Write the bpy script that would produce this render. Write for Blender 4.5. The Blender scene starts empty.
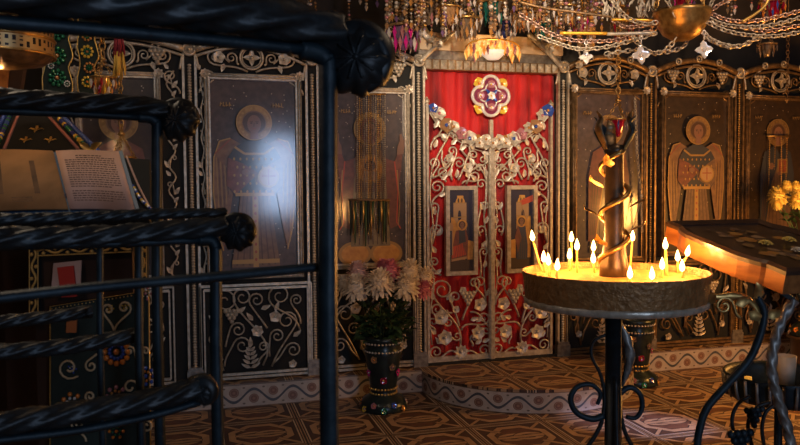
import bpy, math, random
from mathutils import Vector as V, Matrix
random.seed(7)
PI = math.pi
S = bpy.context.scene
COL = S.collection
# ---------------------------------------------------------------- camera
F = 740.0
EYE = V((-2.447, -5.875, 1.678))
YAW, PITCH, ROLL = math.radians(15.6), math.atan(34.5/F), 0.008
fw = V((math.sin(YAW)*math.cos(PITCH), math.cos(YAW)*math.cos(PITCH), -math.sin(PITCH)))
r0 = V((math.cos(YAW), -math.sin(YAW), 0)); u0 = r0.cross(fw)
RT = (r0 - ROLL*u0).normalized(); UP = (u0 + ROLL*r0).normalized()
cam = bpy.data.cameras.new('camera'); co = bpy.data.objects.new('camera', cam); COL.objects.link(co)
m = Matrix((RT, UP, -fw)).transposed().to_4x4(); m.translation = EYE
co.matrix_world = m
cam.lens = F/800*36; cam.sensor_width = 36; cam.clip_start = .05; cam.clip_end = 60
cam.dof.use_dof = True; cam.dof.focus_distance = 5.2; cam.dof.aperture_fstop = 6.3
S.camera = co
# ---------------------------------------------------------------- light
S.view_settings.view_transform = 'Standard'; S.view_settings.look = 'None'
S.view_settings.exposure = 0.0; S.view_settings.gamma = 1.0; S.view_settings.use_curve_mapping = False
w = bpy.data.worlds.new('world'); S.world = w; w.use_nodes = True
w.node_tree.nodes['Background'].inputs[0].default_value = (.25, .45, .5, 1)
w.node_tree.nodes['Background'].inputs[1].default_value = .018
def light(name, kind, loc, energy, color, target=None, **kw):
    l = bpy.data.lights.new(name, kind); l.energy = energy; l.color = color
    for k, v in kw.items(): setattr(l, k, v)
    o = bpy.data.objects.new(name, l); COL.objects.link(o); o.location = loc
    if target is not None: o.rotation_euler = (V(target)-V(loc)).to_track_quat('-Z', 'Y').to_euler()
    return o
# daylight through the door and window of the wall behind the photographer
light('window_daylight', 'AREA', (-.75, -9.3, 1.95), 74, (.50, .68, 1), (-.55, 0, 1.5), shape='RECTANGLE', size=.7, size_y=1.5)
BEAM = tuple(EYE+(fw+RT*((645-400)/F)+UP*((222.5-424)/F))*(EYE.z/-(fw+RT*((645-400)/F)+UP*((222.5-424)/F)).z))
light('daylight_beam', 'SPOT', (4.3, -4.5, 3.6), 2600, (.50, .55, 1), BEAM, spot_size=math.radians(7.0), spot_blend=.8, shadow_soft_size=.05)
# ceiling spotlights over the doors
light('ceiling_spot', 'SPOT', (-1.7, -4.6, 2.75), 780, (1, .76, .52), (.02, 0, 2.5), spot_size=math.radians(30), spot_blend=.9, shadow_soft_size=.08)
light('chandelier_spot', 'SPOT', (.3, -4.6, 3.8), 230, (1, .72, .5), (.8, -1.0, 3.15), spot_size=math.radians(50), spot_blend=.8, shadow_soft_size=.08)
light('book_fill', 'POINT', (-3.35, -4.0, 2.3), 5.5, (1, .66, .48), shadow_soft_size=.05)  # unseen warm fill added off the left edge to brighten the book
light('overhead_fill', 'POINT', (-3.2, -2.8, 3.3), 24, (1, .78, .56), shadow_soft_size=.15)  # unseen warm fill added above the left panels and the vase flowers
light('overhead_fill', 'POINT', (-.2, -3.6, 3.6), 34, (1, .70, .44), shadow_soft_size=.15)  # second added overhead fill, lifts the floor
# unseen point light added past the right edge, as if from more candles
light('side_warm_fill', 'POINT', (2.35, -1.75, 1.4), 130, (1, .43, .09), shadow_soft_size=.2)

# ---------------------------------------------------------------- pixel -> place
def ray(px, py): return fw + RT*((px-400)/F) + UP*((222.5-py)/F)
def wp(px, py, y=0.0):
    d = ray(px, py); return EYE + d*((y-EYE.y)/d.y)
def fp(px, py, z=0.0):
    d = ray(px, py); return EYE + d*((z-EYE.z)/d.z)
def dp(px, py, D): return EYE + ray(px, py)*D

# ---------------------------------------------------------------- mesh helper
def catmull(pts, n=6, closed=False):
    P = [V(p) for p in pts]
    if len(P) < 3 and not closed:
        return [P[0].lerp(P[1], i/n) for i in range(n+1)]
    out = []; N = len(P); segs = N if closed else N-1
    for i in range(segs):
        if closed: a, b, c, d = P[(i-1) % N], P[i], P[(i+1) % N], P[(i+2) % N]
        else:
            b, c = P[i], P[i+1]; a = P[i-1] if i else b*2-c; d = P[i+2] if i+2 < N else c*2-b
        for k in range(n):
            t = k/n
            out.append(.5*((2*b)+(c-a)*t+(2*a-5*b+4*c-d)*t*t+(3*b-a-3*c+d)*t**3))
    if not closed: out.append(P[-1].copy())
    return out
class MB:
    def __init__(s): s.v = []; s.f = []; s.m = []; s.uv = {}; s.sm = []
    def add(s, vs, fs, m=0, smooth=True):
        k = len(s.v); s.v += [V(a) for a in vs]
        for f in fs: s.f.append(tuple(k+i for i in f)); s.m.append(m); s.sm.append(smooth)
        return k
    def box(s, c, sz, m=0, R=None):
        c = V(c); x, y, z = (a/2 for a in sz)
        vs = [V((i*x, j*y, k*z)) for i in (-1, 1) for j in (-1, 1) for k in (-1, 1)]
        if R is not None: vs = [R @ a for a in vs]
        s.add([c+a for a in vs], [(0,1,3,2),(4,6,7,5),(0,4,5,1),(2,3,7,6),(0,2,6,4),(1,5,7,3)], m, False)
    def box2(s, a, b, m=0): s.box([(a[i]+b[i])/2 for i in range(3)], [abs(a[i]-b[i]) for i in range(3)], m)
    def bar(s, a, b, w, d, m=0, up=(0,0,1)):
        a, b = V(a), V(b); z = (b-a); L = z.length
        if L < 1e-6: return
        z.normalize(); u = V(up)
        if abs(z.dot(u)) > .95: u = V((0,1,0))
        x = u.cross(z).normalized(); y = z.cross(x)
        s.box((a+b)/2, (w, d, L), m, Matrix((x, y, z)).transposed())
    def tube(s, pts, r, n=6, m=0, lobes=0, twist=0., amp=.15, flat=1.0, closed=False):
        P = [V(p) for p in pts]; N = len(P)
        if N < 2: return
        R = r if isinstance(r, (list, tuple)) else [r]*N
        T = []
        for i in range(N):
            a = P[(i-1) % N] if closed or i else P[0]; b = P[(i+1) % N] if closed or i < N-1 else P[-1]
            t = b-a; T.append(t.normalized() if t.length > 1e-9 else (T[-1] if T else V((0,0,1))))
        u = V((0,1,0)) if abs(T[0].y) < .9 else V((1,0,0))
        u = (u-T[0]*u.dot(T[0])).normalized()
        vs = []; L = 0
        for i in range(N):
            u = (u-T[i]*u.dot(T[i]))
            u = u.normalized() if u.length > 1e-6 else T[i].orthogonal().normalized()
            w_ = T[i].cross(u)
            if i: L += (P[i]-P[i-1]).length
            for k in range(n):
                a = 2*PI*k/n; q = R[i]
                if lobes: q *= 1+amp*math.cos(lobes*a+twist*L)
                vs.append(P[i]+u*(math.cos(a)*q*flat)+w_*(math.sin(a)*q))
        fs = []
        for i in range(N if closed else N-1):
            j = (i+1) % N
            for k in range(n):
                k2 = (k+1) % n; fs.append((i*n+k, i*n+k2, j*n+k2, j*n+k))
        if not closed:
            fs.append(tuple(reversed(range(n)))); fs.append(tuple((N-1)*n+k for k in range(n)))
        s.add(vs, fs, m)
    def lathe(s, prof, c, n=24, m=0, axis=None, caps=True, wob=None):
        c = V(c); vs = []; fs = []
        for i, (r, z) in enumerate(prof):
            for k in range(n):
                a = 2*PI*k/n; q = r*(wob(a, i) if wob else 1); p = V((q*math.cos(a), q*math.sin(a), z))
                vs.append(c+(axis @ p if axis is not None else p))
        for i in range(len(prof)-1):
            for k in range(n):
                k2 = (k+1) % n; fs.append((i*n+k, i*n+k2, (i+1)*n+k2, (i+1)*n+k))
        if caps:
            if prof[0][0] > 1e-4: fs.append(tuple(reversed(range(n))))
            if prof[-1][0] > 1e-4: fs.append(tuple((len(prof)-1)*n+k for k in range(n)))
        s.add(vs, fs, m)
    def ball(s, c, r, m=0, u=8, v=6, sc=(1,1,1)):
        c = V(c); vs = [c+V((0,0,r*sc[2]))]; fs = []
        for j in range(1, v):
            b = PI*j/v
            for k in range(u):
                a = 2*PI*k/u; vs.append(c+V((r*sc[0]*math.sin(b)*math.cos(a), r*sc[1]*math.sin(b)*math.sin(a), r*sc[2]*math.cos(b))))
        vs.append(c-V((0,0,r*sc[2]))); L = len(vs)-1
        for k in range(u):
            k2 = (k+1) % u; fs.append((0, 1+k, 1+k2)); fs.append((L, 1+(v-2)*u+k2, 1+(v-2)*u+k))
            for j in range(v-2): fs.append((1+j*u+k, 1+(j+1)*u+k, 1+(j+1)*u+k2, 1+j*u+k2))
        s.add(vs, fs, m)
    def prism(s, poly, d, m=0):            # closed 3D outline pushed along d
        P = [V(p) for p in poly]; n = len(P); d = V(d)
        s.add(P+[p+d for p in P], [tuple(range(n)), tuple(reversed(range(n, 2*n)))]+[(i, n+i, n+(i+1) % n, (i+1) % n) for i in range(n)], m, False)
    def leaf(s, base, d, nrm, L, W, m=0, curl=.25):
        b = V(base); d = V(d).normalized(); nrm = V(nrm).normalized(); x = d.cross(nrm).normalized()
        vs = [b, b+d*L*.3+x*W*.5+nrm*L*curl*.4, b+d*L*.3-x*W*.5+nrm*L*curl*.4, b+d*L*.4+nrm*L*curl*.05,
              b+d*L*.7+x*W*.34+nrm*L*curl, b+d*L*.7-x*W*.34+nrm*L*curl, b+d*L*.75+nrm*L*curl*.6, b+d*L+nrm*L*curl*.3]
        s.add(vs, [(0,1,3),(0,3,2),(1,4,6,3),(3,6,5,2),(4,7,6),(6,7,5)], m)
    def flower(s, c, r, nrm=(0,-1,0), n=5, m=0, m2=None, a0=0.):
        c = V(c); nrm = V(nrm).normalized(); x = nrm.orthogonal().normalized(); y = nrm.cross(x)
        for k in range(n):
            a = a0+2*PI*k/n; d = x*math.cos(a)+y*math.sin(a)
            s.leaf(c, d, nrm, r, r*1.9*math.sin(PI/n)*1.15, m, .3)
        s.ball(c+nrm*r*.15, r*.24, m if m2 is None else m2, 6, 4)
    def build(s, name, mats, parent=None, smooth=True):
        me = bpy.data.meshes.new(name)
        off = parent.get('_o', (0,0,0)) if parent is not None else (0,0,0)
        off = V(off)
        me.from_pydata([tuple(a-off) for a in s.v], [], s.f)
        if not isinstance(mats, (list, tuple)): mats = [mats]
        for a in mats: me.materials.append(a)
        for p, mi, sm in zip(me.polygons, s.m, s.sm): p.material_index = min(mi, len(mats)-1); p.use_smooth = smooth and sm
        if s.uv:
            ul = me.uv_layers.new(name='UVMap')
            for li, l in enumerate(me.loops): ul.data[li].uv = s.uv.get(l.vertex_index, (0, 0))
        me.update()
        o = bpy.data.objects.new(name, me); COL.objects.link(o)
        if parent is not None:
            o.parent = parent; o['_o'] = tuple(off)
        return o
def thing(name, label, cat, loc=(0,0,0), group=None):
    o = bpy.data.objects.new(name, None); COL.objects.link(o); o.location = loc; o['_o'] = tuple(loc)
    o.empty_display_size = .05; o['label'] = label; o['category'] = cat; o['kind'] = 'thing'
    if group: o['group'] = group
    return o
def tag(o, label, cat, group=None):
    o['label'] = label; o['category'] = cat; o['kind'] = 'thing'
    if group: o['group'] = group
    return o
def solid(mb, name, mats, label, cat, group=None): return tag(mb.build(name, mats), label, cat, group)
def struct(mb, name, mats, parent=None):
    o = mb.build(name, mats, parent)
    if parent is None: o['kind'] = 'structure'
    return o
def copy_tree(o, parent=None):
    c = o.copy(); COL.objects.link(c)
    if parent is not None: c.parent = parent
    for ch in list(o.children): copy_tree(ch, c)
    return c

# ---------------------------------------------------------------- materials
class E:                                   # tiny expression builder over math nodes
    def __init__(s, nt, k): s.nt = nt; s.k = k
    def op(s, o, *a):
        n = s.nt.nodes.new('ShaderNodeMath'); n.operation = o
        for i, q in enumerate((s,)+a):
            if isinstance(q, E): s.nt.links.new(q.k, n.inputs[i])
            else: n.inputs[i].default_value = q
        return E(s.nt, n.outputs[0])
    def __add__(s, b): return s.op('ADD', b)
    def __sub__(s, b): return s.op('SUBTRACT', b)
    def __mul__(s, b): return s.op('MULTIPLY', b)
    def __truediv__(s, b): return s.op('DIVIDE', b)
    def abs(s): return s.op('ABSOLUTE')
    def fract(s): return s.op('FRACT')
    def sin(s): return s.op('SINE')
    def sqrt(s): return s.op('SQRT')
    def sign(s): return s.op('SIGN')
    def max(s, b): return s.op('MAXIMUM', b)
    def min(s, b): return s.op('MINIMUM', b)
    def lt(s, b): return s.op('LESS_THAN', b)
    def gt(s, b): return s.op('GREATER_THAN', b)
    def band(s, a, b): return s.gt(a)*s.lt(b)
def rgb(c): return (c[0], c[1], c[2], 1)
def newmat(name):
    m_ = bpy.data.materials.new(name); m_.use_nodes = True
    return m_, m_.node_tree, m_.node_tree.nodes['Principled BSDF']
def mixc(nt, a, b, f):
    n = nt.nodes.new('ShaderNodeMix'); n.data_type = 'RGBA'
    for i, q in ((6, a), (7, b)):
        if isinstance(q, tuple): n.inputs[i].default_value = rgb(q)
        else: nt.links.new(q, n.inputs[i])
    if isinstance(f, E): nt.links.new(f.k, n.inputs[0])
    else: n.inputs[0].default_value = f
    return n.outputs[2]
def noise(nt, scale, detail=3, stretch=(1,1,1)):
    tc = nt.nodes.new('ShaderNodeTexCoord'); mp = nt.nodes.new('ShaderNodeMapping'); n = nt.nodes.new('ShaderNodeTexNoise')
    nt.links.new(tc.outputs['Object'], mp.inputs[0]); mp.inputs['Scale'].default_value = stretch
    nt.links.new(mp.outputs[0], n.inputs['Vector']); n.inputs['Scale'].default_value = scale; n.inputs['Detail'].default_value = detail
    return E(nt, n.outputs[0])
def mat(name, c, metal=0., rough=.5, c2=None, ns=12, bump=0., bs=40, emit=None, es=0., coat=0., trans=0., sheen=0., stretch=(1,1,1), lo=.35, hi=.65):
    m_, nt, b = newmat(name)
    b.inputs['Base Color'].default_value = rgb(c); b.inputs['Metallic'].default_value = metal; b.inputs['Roughness'].default_value = rough
    if c2 is not None:
        n = noise(nt, ns, 4, stretch); f = ((n-lo)*(1/(hi-lo))).max(0.).min(1.)
        nt.links.new(mixc(nt, c, c2, f), b.inputs['Base Color'])
    if bump:
        n = noise(nt, bs, 3, stretch); bn = nt.nodes.new('ShaderNodeBump'); bn.inputs['Strength'].default_value = bump; bn.inputs['Distance'].default_value = .01
        nt.links.new(n.k, bn.inputs['Height']); nt.links.new(bn.outputs[0], b.inputs['Normal'])
    if emit is not None:
        b.inputs['Emission Color'].default_value = rgb(emit); b.inputs['Emission Strength'].default_value = es
    b.inputs['Coat Weight'].default_value = coat; b.inputs['Coat Roughness'].default_value = .12; b.inputs['Coat IOR'].default_value = 1.7 if name.startswith('paint_') else 1.5
    b.inputs['Transmission Weight'].default_value = trans
    if sheen: b.inputs['Sheen Weight'].default_value = sheen; b.inputs['Sheen Roughness'].default_value = .4
    return m_
M = {}
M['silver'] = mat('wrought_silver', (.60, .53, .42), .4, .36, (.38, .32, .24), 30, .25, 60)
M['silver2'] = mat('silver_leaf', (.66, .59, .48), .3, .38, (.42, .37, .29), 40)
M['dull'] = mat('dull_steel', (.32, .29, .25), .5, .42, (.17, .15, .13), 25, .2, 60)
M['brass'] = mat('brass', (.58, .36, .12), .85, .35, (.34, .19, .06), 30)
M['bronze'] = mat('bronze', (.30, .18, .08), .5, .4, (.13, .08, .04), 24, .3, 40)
M['gold'] = mat('gold', (.75, .48, .14), .8, .34)
M['goldbar'] = mat('gold_enamel', (.85, .45, .05), .5, .35)
M['iron'] = mat('black_iron', (.014, .013, .012), .2, .42, (.018, .022, .024), 30, .1, 50)
M['ironb'] = mat('blued_iron', (.008, .017, .023), .2, .5, (.02, .034, .042), 20, .15, 60)
M['black'] = mat('black_backing', (.008, .009, .009), 0, .8)
M['darkwall'] = mat('dark_plaster', (.03, .024, .02), 0, .9, (.05, .04, .03), 3)
M['ceil'] = mat('dark_painted_ceiling', (.04, .032, .025), 0, .9, (.06, .045, .03), 2)
M['cream'] = mat('cream_paint', (.62, .48, .32), 0, .55, (.50, .36, .22), 5)
M['stone'] = mat('worn_marble', (.34, .30, .27), 0, .4, (.24, .21, .19), 6)
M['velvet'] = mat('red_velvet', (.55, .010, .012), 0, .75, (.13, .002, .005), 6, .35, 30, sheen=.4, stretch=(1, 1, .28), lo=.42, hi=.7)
for k_ in ('iron', 'ironb'): M[k_].node_tree.nodes['Principled BSDF'].inputs['Specular IOR Level'].default_value = .32
M['wood'] = mat('varnished_wood', (.34, .13, .035), 0, .32, (.20, .065, .018), 5, 0, 20, coat=.5, stretch=(6, 1, 6))
M['darkwood'] = mat('dark_wood', (.05, .025, .015), 0, .4, (.03, .015, .01), 6, coat=.3)
M['paper'] = mat('aged_paper', (.56, .37, .31), 0, .85, (.47, .30, .24), 6)
M['paperb'] = mat('brown_paper', (.36, .18, .065), 0, .85, (.24, .12, .04), 7)
M['ink'] = mat('printing_ink', (.12, .075, .06), 0, .9)
M['bluecover'] = mat('blue_cover', (.02, .08, .17), 0, .5)
M['cloth'] = mat('dark_green_cloth', (.010, .018, .014), 0, .9, (.018, .03, .024), 20)
M['blackcloth'] = mat('black_cloth', (.010, .011, .010), 0, .9)
M['wax'] = mat('beeswax', (.80, .48, .10), 0, .5, emit=(1, .42, .05), es=.5)  # emission stands in for flame light glowing through the wax
M['wick'] = mat('wick', (.02, .02, .02))
M['flame'] = mat('flame', (1, .8, .4), 0, .5, emit=(1, .66, .22), es=14)
M['sand'] = mat('waxy_sand', (.60, .31, .06), 0, .8, (.42, .20, .035), 25, .4, 60)
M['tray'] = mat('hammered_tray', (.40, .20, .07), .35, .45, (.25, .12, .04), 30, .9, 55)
M['red'] = mat('red_card', (.48, .025, .015), 0, .6)
M['cup'] = mat('frosted_plastic', (.45, .36, .27), 0, .5)
def gem(n, c): M[n] = mat('glass_'+n, c, .15, .12, coat=1.)
for n, c in dict(magenta=(.62, .02, .26), violet=(.16, .09, .19), amber=(.48, .22, .06), smoke=(.14, .10, .07), topaz=(.34, .19, .09), clear=(.62, .56, .52), teal=(.01, .12, .10), navy=(.04, .05, .20), ruby=(.30, .005, .03), rose=(.44, .18, .2), green=(.02, .16, .07), blue=(.04, .09, .38), white=(.75, .72, .68), orange=(.75, .22, .03), yellow=(.75, .5, .06)).items(): gem(n, c)
for n, c in dict(petal_white=(.78, .68, .54), petal_pink=(.62, .20, .27), petal_mix=(.72, .48, .44), petal_yellow=(.80, .62, .16)).items(): M[n] = mat(n, c, 0, .6)
M['leafgreen'] = mat('leaf_green', (.025, .06, .02), 0, .6, (.04, .09, .03), 20)
# icon paints: old varnished board
def paint(n, c, c2=None, metal=0., coat=.65): M[n] = mat('paint_'+n, c, metal, .5, c2, 22, coat=coat)
paint('ground', (.052, .036, .036), (.085, .058, .055)); paint('groundr', (.026, .015, .009), (.042, .024, .013))
paint('halo', (.34, .20, .08), (.22, .13, .05), .5); paint('halored', (.26, .07, .04)); paint('skin', (.20, .10, .065)); paint('hair', (.07, .035, .02)); paint('robe', (.12, .070, .045), (.18, .105, .06))
paint('robedark', (.035, .038, .05)); paint('mantle', (.19, .06, .042), (.12, .04, .03)); paint('wing', (.15, .078, .042), (.22, .12, .06)); paint('trim', (.34, .21, .08), None, .5)
paint('olive', (.16, .13, .07), (.23, .18, .09)); paint('fold', (.09, .05, .035)); paint('sky', (.018, .016, .04)); paint('ochre', (.55, .28, .06), (.42, .19, .04)); paint('redp', (.45, .06, .03)); paint('bluep', (.03, .04, .08)); paint('pale', (.36, .22, .11)); paint('shadow', (.05, .03, .02))
paint('speck', (.45, .36, .26), None, .3)
def floor_mat(name='patterned_tiles'):
    m_, nt, b = newmat(name)
    tc = nt.nodes.new('ShaderNodeTexCoord'); sp = nt.nodes.new('ShaderNodeSeparateXYZ'); nt.links.new(tc.outputs['Object'], sp.inputs[0])
    x, y = E(nt, sp.outputs[0]), E(nt, sp.outputs[1])
    p = ((x+20.23)/.56).fract()-.5; q = ((y+20.12)/.56).fract()-.5
    a, bb = p.abs(), q.abs(); mm = a.max(bb)
    n = noise(nt, 9, 4)
    ochre = mixc(nt, (.44, .28, .155), (.30, .185, .10), ((n-.3)*2.5).max(0.).min(1.))
    terra = mixc(nt, (.15, .065, .035), (.085, .04, .025), ((n-.3)*2.5).max(0.).min(1.))
    dark = (.030, .021, .018); cream = (.46, .36, .26)
    col = terra
    oc = mm.max((a+bb)*.72)
    def strap(col, d, w_):        # a strap with dark edges centred on d == 0
        col = mixc(nt, col, dark, d.lt(w_+.014)); return mixc(nt, col, ochre, d.lt(w_))
    col = mixc(nt, col, (.07, .035, .022), oc.gt(.40))
    col = strap(col, (oc-.345).abs(), .042)
    for sx in (-1, 1):
        u = p-sx*.10; v = q
        col = strap(col, (((u*u)*.7+v*v*1.6).sqrt()-.125).abs(), .036)
    col = strap(col, ((p+q*1.0).abs()+mm.lt(.2)*1.0), .036)
    col = strap(col, ((p-q*1.0).abs()+mm.lt(.27)*1.0), .03)
    col = strap(col, bb+mm.gt(.30)*1., .034)
    col = mixc(nt, col, cream, mm.band(.440, .458)); col = mixc(nt, col, dark, mm.band(.458, .474)); col = mixc(nt, col, ochre, mm.band(.474, .488)); col = mixc(nt, col, dark, mm.gt(.488)); col = mixc(nt, col, dark, mm.band(.43, .44))
    nt.links.new(col, b.inputs['Base Color']); b.inputs['Roughness'].default_value = .5
    return m_
def frieze_mat():
    m_, nt, b = newmat('frieze_tiles')
    uvn = nt.nodes.new('ShaderNodeUVMap'); uvn.uv_map = 'UVMap'; sp = nt.nodes.new('ShaderNodeSeparateXYZ'); nt.links.new(uvn.outputs[0], sp.inputs[0])
    u, v = E(nt, sp.outputs[0]), E(nt, sp.outputs[1])
    per = .30; s_ = (u*(2*PI/per)).sin()
    n = noise(nt, 14, 4)
    base = mixc(nt, (.50, .43, .37), (.36, .31, .27), ((n-.3)*2.5).max(0.).min(1.))
    du = ((u/(per/2)).fract()-.5)*(per/2/.185); dv = v-.5+s_.sign()*.14
    d = (du*du+dv*dv).sqrt()
    col = mixc(nt, base, (.19, .10, .075), d.lt(.20)); col = mixc(nt, col, (.33, .22, .17), d.band(.14, .165)); col = mixc(nt, col, (.30, .17, .12), d.lt(.06))
    col = mixc(nt, col, (.07, .08, .10), (v-.5-s_*.27).abs().lt(.062))
    leafd = (((u/(per/2)+.5).fract()-.5)*(per/2/.185)); lv = v-.5-s_.sign()*0.
    col = mixc(nt, col, (.16, .13, .11), (leafd*leafd*6+(v-.16)*(v-.16)*14).sqrt().lt(.14)); col = mixc(nt, col, (.16, .13, .11), (leafd*leafd*6+(v-.84)*(v-.84)*14).sqrt().lt(.14))
    col = mixc(nt, col, (.16, .11, .085), (v-.5).abs().gt(.465))
    nt.links.new(col, b.inputs['Base Color']); b.inputs['Roughness'].default_value = .4
    return m_
def meander_mat():
    m_, nt, b = newmat('pierced_brass')
    uvn = nt.nodes.new('ShaderNodeUVMap'); uvn.uv_map = 'UVMap'; sp = nt.nodes.new('ShaderNodeSeparateXYZ'); nt.links.new(uvn.outputs[0], sp.inputs[0])
    u, v = E(nt, sp.outputs[0]), E(nt, sp.outputs[1])
    r = (v*2).fract(); c = (u*46).fract(); k = ((u*46).op('FLOOR')*12.9898+(v*2).op('FLOOR')*7.3).sin()
    k2 = (k*43758.5).fract()
    hole = c.band(.3, .8)*r.band(.18, .82)
    barm = ((r-k2*.6-.2).abs().lt(.09))+((r-(k2*7.).fract()*.6-.2).abs().lt(.07))
    hole = hole*(barm.lt(.5))
    nt.links.new(mixc(nt, (.50, .33, .14), (.02, .018, .02), hole), b.inputs['Base Color'])
    b.inputs['Metallic'].default_value = .75; b.inputs['Roughness'].default_value = .4
    return m_
M['floor'] = floor_mat(); M['frieze'] = frieze_mat(); M['meander'] = meander_mat()

# ---------------------------------------------------------------- the room
def slab(name, a, b, m_): mb = MB(); mb.box2(a, b); return struct(mb, name, M[m_])
slab('floor', (-6, -9.6, -.1), (4.6, .5, 0), 'floor')
slab('wall_back', (-6, .42, 0), (4.6, .52, 4.3), 'darkwall')
slab('wall_left', (-6.1, -9.6, 0), (-6, .5, 4.3), 'darkwall')
slab('wall_right', (4.6, -9.6, 0), (4.7, .5, 4.3), 'darkwall')
slab('wall_front', (-6, -9.7, 0), (4.6, -9.6, 4.3), 'darkwall')
slab('ceiling', (-6, -9.6, 4.3), (4.6, .5, 4.4), 'ceil')
KZ = .182
# raised ledge under the screen with its tiled riser, and the rounded step in front of the doors
mb = MB(); mb.box2((-6, -.12, 0), (4.6, .42, KZ)); struct(mb, 'trim_1', M['stone'])
def riser(pts, z0, z1, th, name):
    mb = MB(); L = 0; n = len(pts)
    for i, p in enumerate(pts):
        if i: L += (V(p)-V(pts[i-1])).length
        k = mb.add([(p[0], p[1], z0), (p[0], p[1], z1)], [])
        mb.uv[k] = (L, 0); mb.uv[k+1] = (L, 1)
    for i in range(n-1): mb.f.append((2*i, 2*i+2, 2*i+3, 2*i+1)); mb.m.append(0); mb.sm.append(True)
    return mb
struct(riser([(-6+.25*i, -.124) for i in range(43)], 0, KZ-.004, 0, 'x'), 'baseboard_back', M['frieze'])
XC = wp(490.5, 230).x
AC = XC+.25
amb = [(AC+.91*math.cos(a), -.124-.87*math.sin(a)) for a in [PI-PI*i/40 for i in range(41)]]
mb = MB(); mb.prism([(x, y, KZ-.022) for x, y in amb], (0, 0, .022)); st = struct(mb, 'trim_2', M['floor'])
mb = MB(); mb.prism([(x, y, 0) for x, y in [(AC+(p[0]-AC)*.985, -.124+(p[1]+.124)*.985) for p in amb]], (0, 0, KZ-.022)); struct(mb, 'trim_3', M['stone'])
r_ = riser(amb, 0.002, KZ-.02, 0, 'x'); struct(r_, 'trim_4', M['frieze'])
mb = MB(); mb.box2((-6, -.124, KZ), (4.6, .03, KZ+.004)); struct(mb, 'trim_5', M['floor'])
# tall window in the wall behind the photographer, the source of the cool light
mb = MB()
for a, b in (((-1.15, -9.6, .9), (-1.08, -9.5, 3.05)), ((-.02, -9.6, .9), (.05, -9.5, 3.05)), ((-1.15, -9.6, 3.0), (.05, -9.5, 3.07)), ((-1.15, -9.6, .85), (.05, -9.5, .92)), ((-.57, -9.6, .9), (-.53, -9.54, 3.0)), ((-1.1, -9.6, 2.2), (0, -9.54, 2.24))): mb.box2(a, b)
struct(mb, 'window_1', M['darkwood'])

# ---------------------------------------------------------------- scrollwork helpers
def scroll2(p0, c, r, dr=1, turns=1.35, d0=None, n=8):
    p0 = V((p0[0], p0[1])); c = V((c[0], c[1])); d = (p0-c).length
    if d <= r*1.02: phi = math.atan2(*(reversed(p0-c))); a = phi; pts = []
    else:
        phi = math.atan2((p0-c).y, (p0-c).x); a = phi+dr*math.acos(r/d)
        T = c+V((math.cos(a), math.sin(a)))*r; L = (T-p0).length
        t1 = V((-math.sin(a), math.cos(a)))*dr*L*1.1
        t0 = (V((d0[0], d0[1])).normalized()*L*1.3) if d0 is not None else (T-p0)
        pts = []
        for i in range(n):
            t = i/n; pts.append(p0*(2*t**3-3*t*t+1)+t0*(t**3-2*t*t+t)+T*(-2*t**3+3*t*t)+t1*(t**3-t*t))
    K = max(8, int(turns*12))
    for i in range(K+1):
        t = i/K; q = r*(1-.80*t**1.1); b = a+dr*turns*2*PI*t
        pts.append(c+V((math.cos(b), math.sin(b)))*q)
    return pts
def put(mb, pts, f, r, n=5, m=0):
    P = [f(p[0], p[1]) for p in pts]; N = len(P)
    mb.tube(P, [r*(1-.35*i/N) for i in range(N)], n, m)

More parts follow.
